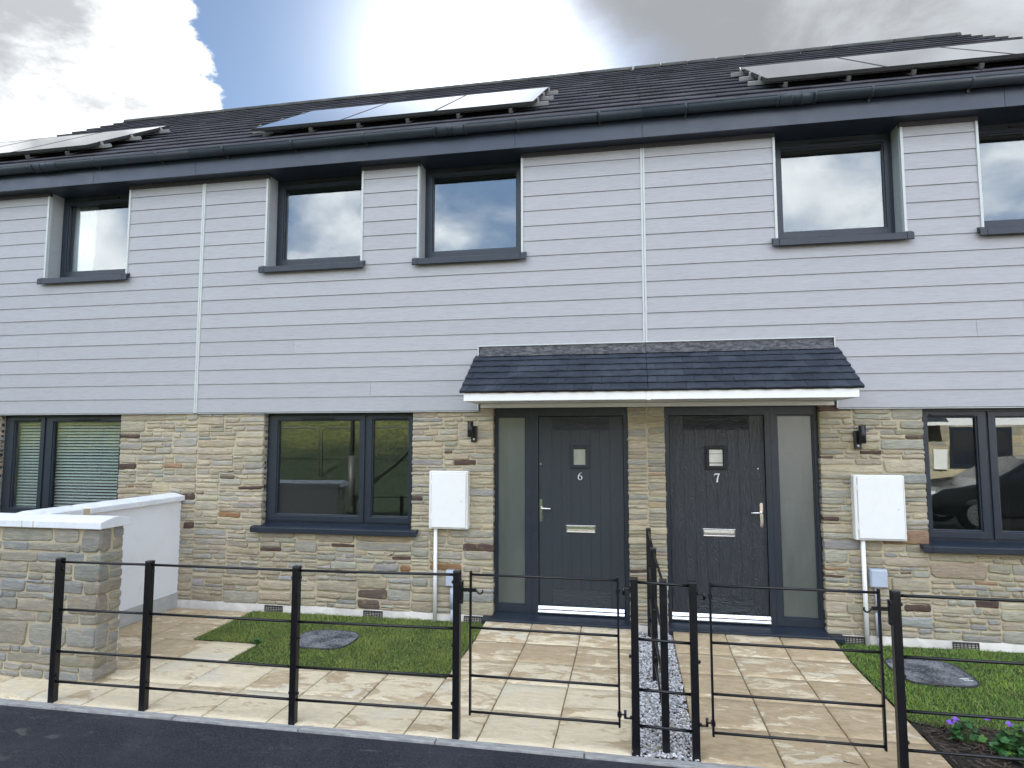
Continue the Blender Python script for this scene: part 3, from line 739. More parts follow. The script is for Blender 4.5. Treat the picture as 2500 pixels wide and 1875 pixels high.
def cladding(par, H, seed):
    rng = random.Random(seed); mb = MB()
    x0 = H['x0'] + 0.021; x1 = H['x1'] - 0.021
    zs = [ZB - 0.008] + [2.14 + 0.16 * k for k in range(1, 17)] + [ZT]
    for k in range(len(zs) - 1):
        za, zb = zs[k], zs[k + 1]
        cuts = []
        for a, b in H['up']:
            if zb > 3.77: cuts.append((a - 0.024, b + 0.024))
        if zb <= CUTZ: cuts.append((CX0, CX1))
        segs = spans(x0, x1, cuts)
        if za < CUTZ < zb and H['door']: segs = spans(x0, x1, cuts + [(CX0, CX1)]) + [(max(x0, CX0), min(x1, CX1))]
        for s, e in segs:
            if e - s < 0.02: continue
            z_lo = za
            j = [s] + ([s + (e - s) * rng.uniform(0.25, 0.75)] if e - s > 2.0 and rng.random() < 0.40 else []) + [e]
            for q in range(len(j) - 1):
                a, b = j[q] + (0.0012 if q else 0), j[q + 1] - (0.0012 if q < len(j) - 2 else 0)
                lo = za
                # boards that are partly cut by an opening stay whole below the sill
                kk = rng.uniform(0.965, 1.02); col = tuple(c * kk for c in (0.378, 0.374, 0.380))
                # lap: bottom edge stands proud, top tucks behind the next board
                yb, yt = -0.004 + rng.uniform(-.0006, .0006), 0.0045
                if za < CUTZ < zb and (a > -0.1 and b < CX1 + 0.01 and H['door'] == 7 and a < 0.1 or b > -0.1 and a > CX0 - 0.01 and H['door'] == 6): lo = CUTZ + 0.008
                top = zb + (0.0 if k == len(zs) - 2 else -0.0005)
                i = mb.add([(a, yb, lo + 0.0012), (b, yb, lo + 0.0012), (b, yt, top), (a, yt, top), (a, 0.016, lo - 0.004), (b, 0.016, lo - 0.004), (b, 0.02, top), (a, 0.02, top)])
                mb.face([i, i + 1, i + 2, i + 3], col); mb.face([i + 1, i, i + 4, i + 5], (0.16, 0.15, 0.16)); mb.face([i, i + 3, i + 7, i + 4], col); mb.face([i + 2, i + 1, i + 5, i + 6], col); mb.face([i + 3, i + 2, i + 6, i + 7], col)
    # the board crossed by the canopy head
    if H['door']:
        s, e = (max(x0, CX0), min(x1, CX1)); lo, top = CUTZ, 2.94; col = (0.378, 0.374, 0.380)
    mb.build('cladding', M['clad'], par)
    # board remnants under the eaves line / above canopy handled by trims
    class Each:      # every strip becomes a part of its own
        def box(s_, *k):
            MB().box(*k).build('cladding_trim', M['trim'], par, 0.002, 1)
    t = Each()
    for a, b in H['up']:
        for xa in (a - 0.024, b):
            t.box(xa, xa + 0.024, -0.012, 0.03, 3.772, ZT - 0.001)
    for xj in (H['x0'], H['x1']):
        if abs(xj + 9.95) < .01 or abs(xj - 4.975) < .01: continue
        side = 1 if xj == H['x0'] else -1
        z_lo = ZB - 0.012 if xj < -1 else CUTZ + 0.008
        a, b = sorted((xj + side * 0.0015, xj + side * 0.021))
        t.box(a, b, -0.011, 0.02, z_lo, ZT - 0.001)
    if H['door'] == 6:
        t.box(CX0 - 0.014, CX0, -0.012, 0.02, ZB - 0.01, CUTZ); t.box(CX0 - 0.014, -0.001, -0.014, 0.02, CUTZ, CUTZ + 0.010)
    if H['door'] == 7:
        t.box(CX1, CX1 + 0.014, -0.012, 0.02, ZB - 0.01, CUTZ); t.box(0.001, CX1 + 0.014, -0.014, 0.02, CUTZ, CUTZ + 0.010)
    # slim starter strip
    for s, e in spans(H['x0'] + 0.022, H['x1'] - 0.022, [(CX0 - 0.015, CX1 + 0.015)] if H['door'] else []):
        t.box(s, e, 0.0, 0.03, ZB - 0.020, ZB - 0.012)
    for a, b in H['up']:   # cladding returned into the reveals
        for q in (a - 0.0005, b + 0.0005): MB().box(q - 0.0035, q + 0.0035, 0.031, 0.188, 3.795, ZT + 0.04, (0.35, 0.37, 0.365)).build('window_reveal', M['clad'], par)

def house(H, seed):
    x0, x1 = H['x0'], H['x1']
    root = empty(H['name'], ((x0 + x1) / 2, 0.3, 0)); tag(root, H['label'], 'house', 'houses of the terrace')
    # ---- masonry core behind everything
    core = MB()
    ops = [(a, b, 0.90, 2.16) for a, b, _ in H['gw']]
    if H['door']: ops.append((*DOORX[H['door']], 0.03, 2.175))
    up = [(a, b, 3.78, ZT + 0.06) for a, b in H['up']]
    xs = sorted(set([x0, x1] + [o[0] for o in ops + up] + [o[1] for o in ops + up]))
    for a, b in zip(xs[:-1], xs[1:]):
        blocks = [o for o in ops + up if o[0] <= a + 1e-6 and o[1] >= b - 1e-6]
        z = -0.1
        for o in sorted(blocks, key=lambda o: o[2]):
            if o[2] > z: core.box(a, b, 0.075, 0.30, z, o[2])
            z = o[3]
        if z < 5.0: core.box(a, b, 0.075, 0.30, z, 5.05)
    core.build('inner_wall', M['plaster'], root)
    gable = MB()
    gz = lambda y: EZ + (y - EY) * SL - 0.1
    for xx in ((x0, x0 + 0.2), (x1 - 0.2, x1)):
        gable.prism_x([(0.3, -0.1), (8.2, -0.1), (8.2, 5.0), (RY, RZ - 0.1), (0.3, gz(0.3))], xx[0] + 0.002, xx[1] - 0.002)
    gable.box(x0 + .2, x1 - .2, 8.0, 8.2, -0.1, 5.0); gable.box(x0 + .2, x1 - .2, 0.301, 8.0, 2.35, 2.5); gable.box(x0 + .2, x1 - .2, 0.301, 8.0, -0.1, 0.0)
    gable.box(x0 + .2, x1 - .2, 0.301, 8.0, 4.85, 4.95)
    gable.box(x0 + .2, x1 - .2, 3.2, 3.3, 0.0, 2.35); gable.box(x0 + .2, x1 - .2, 3.2, 3.3, 2.5, 4.85)
    gable.build('party_wall', M['room'], root)
    # ---- stone front
    st = MB(); zlo, zhi = 0.072, 2.165
    cutsx = sorted([(o[0], o[1], o[2], o[3]) for o in ops])
    rects = []; edges = []
    cur = x0 + 0.02 if x0 > -5 else x0
    if H['door'] == 7: cur = 0.0
    for a, b, za, zb in cutsx:
        if a > cur: rects.append((cur, a, zlo, zhi, 1.0))
        rects_below = (a, b, zlo, za - 0.03, 1.15)
        if za > 0.5: rects.append(rects_below)
        edges += [(a, 1, za, zb), (b, -1, za, zb)]
        cur = b
    if H['door'] == 6:
        # the pier between the two doors belongs to both houses
        rects.append((cur, 0.0, zlo - 0.03, zhi, 0.85))
        edges.append((0.0, 1, 9, 9))
    elif cur < x1: rects.append((cur, x1 if x1 > 4 else x1 + 0.02, zlo, zhi, 1.0))
    if H['door'] == 7: rects[0] = (0.0, cutsx[0][0], zlo - 0.03, zhi, 0.85)
    # finer stones beside openings, larger below the sills
    for a, b, c, d, _ in rects:
        st.quad((a, YS, c - 0.01), (b, YS, c - 0.01), (b, YS, d), (a, YS, d), (1, 1, 1), 0)
    for (a, b, za, zb) in cutsx:
        st.quad((a, YS, za), (a, YS + 0.075, za), (a, YS + 0.075, zb), (a, YS, zb), (1, 1, 1), 0)
        st.quad((b, YS, za), (b, YS, zb), (b, YS + 0.075, zb), (b, YS + 0.075, za), (1, 1, 1), 0)
        st.quad((a, YS, za - 0.03), (b, YS, za - 0.03), (b, YS + 0.08, za - 0.03), (a, YS + 0.08, za - 0.03), (1, 1, 1), 0)
    rubble(st, rects, frame_map, seed, PAL, 0.21, 0.84, edges)
    st.build('stone_wall', [M['mortar'], M['stone']], root)
    # ---- plinth with air bricks
    for s, e in spans(x0, x1, [DOORX[H['door']]] if H['door'] else []):
        pl = MB(); n = max(2, int((e - s) / 0.12)); rng = random.Random(seed + 5)
        top = [(s + (e - s) * i / n, 0.071 + rng.uniform(-0.006, 0.008)) for i in range(n + 1)]
        for i in range(n):
            (a, za), (b, zb) = top[i], top[i + 1]
            j = pl.add([(a, YS - 0.018, -0.06), (b, YS - 0.018, -0.06), (b, YS - 0.014, zb), (a, YS - 0.014, za), (a, YS + 0.03, za + .004), (b, YS + 0.03, zb + .004)])
            pl.face([j, j + 1, j + 2, j + 3], None, 0, True); pl.face([j + 3, j + 2, j + 5, j + 4], None, 0, True)
        pl.build('plinth', M['plinth'], root)
    for vx in {None: [(-7.2, -6.98)], 6: [(-4.055, -3.845), (-2.925, -2.715), (-1.845, -1.655)], 7: [(1.715, 1.895), (2.61, 2.82)]}[H['door']]:
        v = MB(); v.ring_xz(vx[0], vx[1], 0.004, 0.068, 0.007, YS - 0.024, YS + 0.03)
        for i in range(3): v.box(vx[0] + 0.007, vx[1] - 0.007, YS - 0.021, YS - 0.010, 0.018 + i * 0.016, 0.024 + i * 0.016)
        for i in range(1, 7): v.box(vx[0] + (vx[1] - vx[0]) * i / 7 - 0.0025, vx[0] + (vx[1] - vx[0]) * i / 7 + 0.0025, YS - 0.0215, YS - 0.008, 0.011, 0.061)
        v.box(vx[0] + 0.004, vx[1] - 0.004, YS - 0.005, YS + 0.01, 0.008, 0.064)
        v.build('air_brick', M['vent'], root)
    cladding(root, H, seed + 1)
    # ---- eaves
    e = MB(); e.box(x0, x1, -0.006, 0.0, ZT - 0.0, 4.842); 
    for s, q in spans(x0, x1, []): pass
    e2 = MB()
    cuts = [(a - 0.0, b + 0.0) for a, b in H['up']]
    for s, q in spans(x0, x1, cuts): MB().box(s, q, -0.016, 0.04, ZT, 4.8415).build('frieze_board', M['frieze'], root)
    so_ = MB(); so_.box(x0, x1, -0.155, 0.26, 4.842, 4.852); so_.build('soffit', M['fascia'], root)
    fa = MB()
    j = [x0 + 0.0006] + ([-6.32, -6.3188] if x0 < -9 else [-1.285, -1.2838] if x0 < -4 else [3.2, 3.2012]) + [x1 - 0.0006]
    for a, b in ((j[0], j[1]), (j[2], j[3])):
        fa.prism_x([(-0.172, 4.832), (-0.172, 5.055), (-0.156, 5.055), (-0.156, 4.832)], a, b)
    fa.build('fascia', M['fascia'], root, 0.003)
    # ---- gutter: half round with joints and brackets
    g = MB(); gr = 0.062; gy, gz_ = -0.240, 5.072
    def gprof(r, ext=0.0):
        o = [(gy + r * math.cos(t_), gz_ + r * 1.08 * math.sin(t_)) for t_ in [math.pi + math.pi * i / 14 for i in range(15)]]
        i_ = [(gy + (r - 0.004) * math.cos(t_), gz_ + (r - 0.004) * 1.08 * math.sin(t_)) for t_ in [2 * math.pi - math.pi * i / 14 for i in range(15)]]
        return o + i_
    g.prism_x(gprof(gr), x0, x1, sm=True)
    g.tube([(x0, gy - gr + 0.002, gz_ + 0.002), (x1, gy - gr + 0.002, gz_ + 0.002)], 0.006, 8)
    go = g.build('gutter', M['gutter'], root)
    out = {None: (-6.9, -7.35), 6: (-1.95, -2.0), 7: (1.42, 1.55)}[H['door']]
    gu = MB(); c = out[0]
    gu.prism_x(gprof(gr + 0.005), c - 0.16, c + 0.16, sm=True)
    for q in (-0.165, -0.045, 0.045, 0.165): gu.prism_x(gprof(gr + 0.010), c + q - 0.009, c + q + 0.009, sm=True)
    gu.build('gutter_union', M['gutter'], go)
    nb = 6
    for i in range(nb):
        bx = x0 + (x1 - x0) * (i + 0.5) / nb
        if abs(bx - c) < 0.25: continue
        b = MB(); b.prism_x(gprof(gr + 0.0045), bx - 0.012, bx + 0.012, sm=True)
        b.prism_x([(-0.173, 4.985), (-0.173, 5.06), (-0.19, 5.045), (-0.195, 5.02), (-0.180, 4.985)], bx - 0.010, bx + 0.010)
        b.build('gutter_bracket', M['gutter'], go)
    # ---- roof: courses of interlocking tiles
    t = MB(); rng = random.Random(seed + 9); ca, sa = math.cos(math.atan(SL)), math.sin(math.atan(SL))
    Ls = (RY - EY) / ca; nc = 15; gg = Ls / nc; tw = 0.30
    rx0, rx1 = x0 - (0.05 if x0 < -9 else 0), x1 + (0.05 if x1 > 4 else 0)
    def pt(x, s, h): return (x, EY + s * ca - h * sa, EZ + s * sa + h * ca)
    for k in range(nc):
        s0 = k * gg; off = (k % 2) * tw / 2; ed = [rx0]
        q = rx0 - off + tw
        while q < rx1 - 0.02:
            if q > rx0 + 0.02: ed.append(q)
            q += tw
        ed.append(rx1)
        for a, b in zip(ed[:-1], ed[1:]):
            a2, b2 = a + 0.0015, b - 0.0015; h0 = 0.040 + rng.uniform(-.002, .0025); s1 = s0 + gg + 0.03; js = rng.uniform(-.003, .003)
            cv = rng.uniform(0.82, 1.15); col = (cv, cv, cv)
            i = t.add([pt(a2, s0 + js, 0.002), pt(b2, s0 + js, 0.002), pt(b2, s0 + js - 0.004, h0 - 0.008), pt(a2, s0 + js - 0.004, h0 - 0.008), pt(a2, s0 + js + 0.004, h0), pt(b2, s0 + js + 0.004, h0), pt(b2, s1, 0.014), pt(a2, s1, 0.014), pt(a2, s1, 0.0), pt(b2, s1, 0.0)])
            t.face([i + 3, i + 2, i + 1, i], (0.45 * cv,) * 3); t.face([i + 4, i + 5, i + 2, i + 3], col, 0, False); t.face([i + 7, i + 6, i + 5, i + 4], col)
            t.face([i, i + 8, i + 7, i + 4, i + 3], col); t.face([i + 2, i + 5, i + 6, i + 9, i + 1], col)
    b_ = t.add([pt(rx0, -0.0, -0.01), pt(rx1, -0.0, -0.01), pt(rx1, Ls, -0.01), pt(rx0, Ls, -0.01)])
    t.face([b_, b_ + 1, b_ + 2, b_ + 3], (0.4,) * 3)
    # rear slope
    b_ = t.add([(rx0, RY, RZ), (rx1, RY, RZ), (rx1, 8.5, RZ - (8.5 - RY) * SL), (rx0, 8.5, RZ - (8.5 - RY) * SL)]); t.face([b_, b_ + 1, b_ + 2, b_ + 3])
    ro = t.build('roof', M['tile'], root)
    rd = MB(); L = 0.45; q = rx0; i = 0
    while q < rx1 - 0.01:
        e_ = min(q + L, rx1); r = 0.095
        prof = [(RY + r * 1.15 * math.cos(t_), RZ - 0.025 + r * math.sin(t_)) for t_ in [math.pi * k / 10 for k in range(11)]]
        prof += [(RY + (r - .02) * 1.15 * math.cos(t_), RZ - 0.03 + (r - .02) * math.sin(t_)) for t_ in [math.pi - math.pi * k / 10 for k in range(11)]]
        rd.prism_x(prof, q, e_ - 0.004, (random.uniform(.85, 1.15),) * 3, 0, True); q += L
    rd.build('ridge_tiles', M['ridge'], ro)
    # verge caps on the two gable ends
    for ge in ([rx0] if x0 < -9 else []) + ([rx1] if x1 > 4 else []):
        vb = MB()
        for k in range(nc):
            s0 = k * gg; xa, xb = (ge - 0.02, ge + 0.06) if ge < 0 else (ge - 0.06, ge + 0.02)
            i = vb.add([pt(xa, s0 - .005, -0.10), pt(xb, s0 - .005, -0.10), pt(xb, s0 - .005, 0.055), pt(xa, s0 - .005, 0.055), pt(xa, s0 + gg, -0.10), pt(xb, s0 + gg, -0.10), pt(xb, s0 + gg, 0.030), pt(xa, s0 + gg, 0.030)])
            for f_ in ((0, 1, 2, 3), (7, 6, 5, 4), (3, 2, 6, 7), (0, 3, 7, 4), (1, 5, 6, 2), (0, 4, 5, 1)): vb.face([i + z for z in f_])
        vb.build('verge_caps', M['ridge'], ro)
    # ---- openings
    for a, b in H['up']: window_upper(root, a, b)
    for a, b, kd in H['gw']: window_ground(root, a, b, kd)
    if H['door']:
        n = H['door']; dx = DOORX[n]
        lin = MB(); lin.box(dx[0] - 0.03, dx[1] + 0.03, 0.06, 0.09, 2.170, 2.2); lin.build('door_head', M['anthracite'], root)
        hall = MB(); hall.box(dx[0], dx[1], 0.175, 0.2, 0.0, 2.2); hall.build('inner_lining', M['seal'], root)
        door_unit(root, n); canopy(root, n)
    # closing strip of dark lead under the cladding above ground windows
    return root

def canopy(par, n):
    xa, xb = (CX0, -0.0012) if n == 6 else (0.0012, CX1)
    fy, fz = -0.62, 2.285; ty, tz = -0.004, 2.702
    ln = math.hypot(ty - fy, tz - fz); ca, sa = (ty - fy) / ln, (tz - fz) / ln
    t = MB(); rng = random.Random(40 + n); nc = 6; g = ln / nc; tw = 0.166
    exL = 0.035 if n == 6 else 0; exR = 0.035 if n == 7 else 0
    def pt(x, s, h): return (x, fy + s * ca - h * sa, fz + s * sa + h * ca)
    i = t.add([pt(xa, 0, -0.004), pt(xb, 0, -0.004), pt(xb, ln, -0.004), pt(xa, ln, -0.004)]); t.face([i, i + 1, i + 2, i + 3], (.5, .5, .5))
    for k in range(nc):
        s0 = k * g - 0.012; q = xa - exL * 1.0; first = True
        end = xb + exR
        step = tw * (0.5 if k % 2 else 1.0)
        # tiles keep one bond across both houses
        grid = math.floor((q - (k % 2) * tw / 2) / tw) * tw + (k % 2) * tw / 2 + tw
        ed = [q]
        while grid < end - 0.02:
            if grid > q + 0.02: ed.append(grid)
            grid += tw
        ed.append(end)
        for a, b in zip(ed[:-1], ed[1:]):
            cv = rng.uniform(0.85, 1.15); col = (cv,) * 3; a2, b2 = a + 0.0014, b - 0.0014; m_ = 5; rows = []
            h0 = 0.027 + rng.uniform(-.0015, .002); wob = rng.uniform(0.004, 0.008)
            for j in range(m_):
                u = j / (m_ - 1); x = a2 + (b2 - a2) * u; dip = wob * math.sin(math.pi * u) + rng.uniform(-.0015, .0015)
                rows.append(t.add([pt(x, s0 + dip, 0.0), pt(x, s0 + dip - 0.002, h0 - 0.006), pt(x, s0 + dip + 0.005, h0 + 0.003 * math.sin(math.pi * u)), pt(x, s0 + g + 0.02, 0.009)]))
            for j in range(m_ - 1):
                p_, r_ = rows[j], rows[j + 1]
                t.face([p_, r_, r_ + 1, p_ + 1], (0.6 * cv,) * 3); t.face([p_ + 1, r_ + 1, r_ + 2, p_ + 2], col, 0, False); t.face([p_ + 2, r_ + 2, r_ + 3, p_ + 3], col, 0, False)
            t.face([rows[0], rows[0] + 1, rows[0] + 2, rows[0] + 3], col); t.face([rows[-1] + 3, rows[-1] + 2, rows[-1] + 1, rows[-1]], col)
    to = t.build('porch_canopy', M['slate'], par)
    f = MB()
    f.box(xa, xb, -0.612, -0.592, 2.205, 2.283)
    if n == 6: f.box(xa, xa + 0.018, -0.5915, 0.0, 2.205, 2.270); f.prism_x([(-0.59, 2.271), (-0.02, 2.271), (-0.02, 2.70)], xa + .002, xa + 0.016)
    else: f.box(xb - 0.018, xb, -0.5915, 0.0, 2.205, 2.270); f.prism_x([(-0.59, 2.271), (-0.02, 2.271), (-0.02, 2.70)], xb - 0.016, xb - .002)
    f.box(xa + (0.02 if n == 6 else 0), xb - (0.02 if n == 7 else 0), -0.012, YS + 0.02, 2.168, 2.2085)
    f.build('canopy_fascia', M['white'], to, 0.003)
    s = MB(); s.box(xa + (0.02 if n == 6 else 0), xb - (0.02 if n == 7 else 0), -0.590, -0.004, 2.212, 2.218)
    s.build('canopy_soffit', M['white'], to)
    if n == 7:
        MB().box(-0.012, 0.022, -0.617, -0.6125, 2.200, 2.2845).build('fascia_joint', M['white'], to, 0.002)
    l = MB(); m_ = 24; xx0, xx1 = xa + (0.01 if n == 6 else 0), xb - (0.01 if n == 7 else 0); rows = []
    for j in range(m_ + 1):
        x = xx0 + (xx1 - xx0) * j / m_; wv = rng.uniform(-.004, .004)
        rows.append(l.add([(x, -0.004, 2.801), (x, -0.010 + wv * .4, 2.76), (x, -0.014, 2.742 + wv), (x, -0.062 + wv * 2, 2.706 + wv * .6), (x, -0.068 + wv * 2, 2.694 + wv * .6)]))
    for j in range(m_):
        for r_ in range(4): l.face([rows[j] + r_, rows[j] + r_ + 1, rows[j + 1] + r_ + 1, rows[j + 1] + r_], None, 0, True)
    l.build('lead_flashing', M['lead'], to)

for i, H in enumerate(HOUSES): house(H, 100 + 17 * i)

# ================================================================== solar panels on the roof
ca, sa = math.cos(math.atan(SL)), math.sin(math.atan(SL))
def rp(x, s, h): return (x, EY + s * ca - h * sa, EZ + s * sa + h * ca)
def roof_box(mb, x0, x1, s0, s1, h0, h1):
    i = mb.add([rp(x0, s0, h0), rp(x1, s0, h0), rp(x1, s1, h0), rp(x0, s1, h0), rp(x0, s0, h1), rp(x1, s0, h1), rp(x1, s1, h1), rp(x0, s1, h1)])
    for q in ((0, 3, 2, 1), (4, 5, 6, 7), (0, 1, 5, 4), (1, 2, 6, 5), (2, 3, 7, 6), (3, 0, 4, 7)): mb.face([i + z for z in q])
    return mb
def solar(x0, n, label):
    root = empty('solar_array', rp(x0 + n * 0.56, 1.2, 0.04)); tag(root, label, 'solar panels', 'solar arrays on the roof')
    pw = 1.119; s0, s1 = 0.50, 2.19; hb, ht = 0.102, 0.137
    for i in range(n):
        a = x0 + i * pw + 0.0003; b = x0 + (i + 1) * pw - 0.0003
        f = MB(); fw = 0.012
        roof_box(f, a, b, s0, s0 + fw, hb, ht); roof_box(f, a, b, s1 - fw, s1, hb, ht)
        roof_box(f, a, a + fw, s0 + fw, s1 - fw, hb, ht); roof_box(f, b - fw, b, s0 + fw, s1 - fw, hb, ht)
        fo = f.build('panel_frame', M['pvframe'], root)
        g = MB(); roof_box(g, a + fw, b - fw, s0 + fw, s1 - fw, ht - 0.008, ht - 0.002); g.build('panel_glass', M['pv'], fo)
    for s in (0.72, 1.30, 1.93):
        r = MB(); roof_box(r, x0 - 0.13, x0 + n * pw + 0.13, s, s + 0.04, 0.062, 0.100); r.build('mounting_rail', M['clamp'], root)
        for xe in (x0 - 0.010, x0 + n * pw + 0.010):
            c = MB(); dx = -0.018 if xe < x0 else 0.018
            roof_box(c, min(xe, xe + dx), max(xe, xe + dx), s + 0.004, s + 0.036, 0.1005, 0.144); roof_box(c, min(xe, xe - dx * .8), max(xe, xe - dx * .8), s + 0.004, s + 0.036, 0.1375, 0.144)
            c.build('end_clamp', M['clamp'], root)
    k = 0; x = x0 + 0.18
    while x < x0 + n * pw:
        h = MB(); roof_box(h, x - 0.017, x + 0.017, 0.42, 0.46, 0.045, 0.090); roof_box(h, x - 0.017, x + 0.017, 0.461, 0.72, 0.045, 0.053); h.build('roof_hook', M['hook'], root)
        x += 0.585
    return root
solar(-10.10, 3, 'left solar array above the house with blinds, partly cut by the photo edge')
solar(-4.486, 3, 'middle solar array of three panels reflecting blue sky and bright cloud')
solar(1.24, 3, 'right solar array above the house numbered 7, with silver clamps showing at its left end')

# ================================================================== fittings on the front wall
def meter_box(x0, x1, z0, z1, pipe, zp0, label, hinge_left=True):
    r = empty('meter_box', ((x0 + x1) / 2, YS, z0)); tag(r, label, 'meter box', 'white meter boxes on the stone wall')
    b = MB(); b.box(x0, x1, -0.055, YS + 0.02, z0, z1); b.build('box_body', M['white_grp'], r, 0.012, 3)
    d = MB(); d.box(x0 + 0.03, x1 - 0.018, -0.066, -0.0545, z0 + 0.018, z1 - 0.018); do = d.build('box_door', M['white_grp'], r, 0.004)
    e = MB(); e.ring_xz(x0 + 0.024, x1 - 0.012, z0 + 0.012, z1 - 0.012, 0.003, -0.0560, -0.0548); e.build('door_gap', M['blockgrey'], r)
    l = MB(); l.tube([(x1 - 0.065, -0.0665, (z0 + z1) / 2 - 0.01), (x1 - 0.065, -0.070, (z0 + z1) / 2 - 0.01)], 0.007, 10); l.build('box_lock', M['galv'], do)
    for zz in (z0 + 0.10, z1 - 0.14): MB().box(x0 + 0.020, x0 + 0.031, -0.063, -0.054, zz, zz + 0.05).build('hinge', M['white_grp'], r, 0.002)
    p = MB(); p.tube([(pipe, -0.012, z0 + 0.01), (pipe, -0.012, zp0)], 0.0195, 16); p.build('service_pipe', M['white'], r)
meter_box(-2.205, -1.795, 0.935, 1.522, -2.142, -0.02, 'white electricity meter box left of door 6')
meter_box(1.835, 2.262, 0.938, 1.524, 1.906, -0.02, 'white electricity meter box right of door 7')

def wall_lamp(x, z0, z1, s, label):
    r = empty('wall_lamp', (x, YS, z0)); tag(r, label, 'wall light', 'black up and down wall lights')
    MB().box(x + s * 0.0 - 0.030, x + s * 0.0 + 0.030, -0.012, YS, z0, z1 - 0.045).build('back_plate', M['black_lamp'], r, 0.004)
    c = MB(); c.tube([(x - s * 0.024, -0.055, z0 + 0.052), (x - s * 0.024, -0.055, z1)], 0.030, 20); c.tube([(x - s * 0.022, -0.03, (z0 + z1) / 2 + .02), (x - s * 0.022, 0.0, (z0 + z1) / 2 + .02)], 0.014, 10)
    c.build('lamp_cylinder', M['black_lamp'], r)
    MB().ball((x + s * 0.004, -0.020, z0 + 0.030), 0.012, 10, 8).build('motion_sensor', M['lamp_lens'], r)
wall_lamp(-1.745, 1.818, 2.029, 1, 'black cylinder wall light between the ground window and door 6')
wall_lamp(1.905, 1.760, 1.975, -1, 'black cylinder wall light right of door 7')

def junction(x0, x1, z0, z1, lx, lower, label):
    r = empty('junction_box', ((x0 + x1) / 2, YS, z0)); tag(r, label, 'junction box', 'pale grey junction boxes low on the wall')
    MB().box(x0, x1, -0.035, YS, z0, z1).build('box_body', M['grey_box'], r, 0.006)
    MB().box(x0 + 0.006, x1 - 0.006, -0.046, -0.0345, z0 + 0.006, z1 - 0.006).build('box_lid', M['grey_box'], r, 0.008)
    p = MB(); p.tube([(lx, -0.005, z0 + .004), (lx, -0.005, lower + 0.20)], 0.018, 12)
    p.tube([(lx, -0.005, lower + 0.20), (lx, -0.010, lower + 0.14), (lx, -0.010, lower)], 0.026, 14)
    p.tube([(lx, -0.010, lower), (lx, -0.010, -0.02)], 0.017, 12)
    p.build('cable_duct', M['grey_box'], r)
junction(-2.025, -1.885, 0.362, 0.520, -1.960, 0.14, 'pale grey junction box below the meter box beside door 6')
junction(1.950, 2.093, 0.520, 0.680, 2.008, 0.09, 'pale grey junction box below the meter box beside door 7')

# ---- blind and curtain behind the glass
def blind():
    r = empty('venetian_blind', (-6.8, 0.24, 1.0)); tag(r, 'white slatted venetian blind lowered behind the left ground floor window', 'blind')
    for a, b in ((-7.52, -7.10), (-6.98, -6.02)):
        s = MB(); z = 1.01; k = 0
        while z < 2.06:
            y = 0.20; i = s.add([(a, y - 0.013, z - 0.004), (b, y - 0.013, z - 0.004), (b, y + 0.013, z + 0.017), (a, y + 0.013, z + 0.017), (a, y, z + 0.009), (b, y, z + 0.009)])
            s.face([i, i + 1, i + 5, i + 4], None, 0, True); s.face([i + 4, i + 5, i + 2, i + 3], None, 0, True)
            z += 0.036
        s.build('slats', M['slat'], r)
        c = MB()
        for q in (0.18, 0.5, 0.82):
            x = a + (b - a) * q; c.tube([(x, 0.186, 1.0), (x, 0.186, 2.06)], 0.0012, 5)
        c.build('ladder_cord', M['slat'], r)
blind()
def curtain():
    c = MB(); n = 40; a, b = -7.02, -6.70; rows = []
    for j in range(n + 1):
        u = j / n; x = a + (b - a) * u; y = 0.30 + 0.022 * math.sin(u * 31) + 0.008 * math.sin(u * 77)
        rows.append(c.add([(x - 0.02 * u, y, 3.6), (x, y, 4.2), (x + 0.01, y + .004, 4.84)]))
    for j in range(n):
        for k in range(2): c.face([rows[j] + k, rows[j + 1] + k, rows[j + 1] + k + 1, rows[j] + k + 1], None, 0, True)
    o = c.build('curtain', M['curtain']); tag(o, 'white curtain drawn to the side behind the leftmost upstairs window', 'curtain')
    m = o.modifiers.new('thick', 'SOLIDIFY'); m.thickness = 0.003
curtain()

# ================================================================== GROUND
g = MB()
g.quad((-60, -60, -0.06), (60, -60, -0.06), (60, 60, -0.06), (-60, 60, -0.06)); tag(g.build('ground', M['soil'], origin=(0, 0, -0.06)), kind='structure')
r = MB(); nx, ny = 70, 34
def rz(x, y): return -0.012 + 0.006 * mnoise.noise(Vector((x * .5, y * .5, 0))) - max(0, -2.452 - y) * 0.012
xs = [-14 + 28 * i / nx for i in range(nx + 1)]; ys = [-10.5 + (10.5 - 2.452) * j / ny for j in range(ny + 1)]
base = r.add([(x, y, rz(x, y)) for y in ys for x in xs])
for j in range(ny):
    for i in range(nx):
        q = base + j * (nx + 1) + i; r.face([q, q + 1, q + nx + 2, q + nx + 1], None, 0, True)
tag(r.build('road', M['asphalt'], origin=(0, -6, 0)), kind='structure')

# edging kerb
k = MB(); x = -9.6; rng = random.Random(3)
while x < 6:
    L = 0.914; k.box(x + 0.003, x + L - 0.003, -2.452 + rng.uniform(-.003, .003), -2.390, -0.10, 0.004 + rng.uniform(-.003, .003)); x += L
tag(k.build('kerb', M['kerb'], None, 0.006, 2), kind='structure')

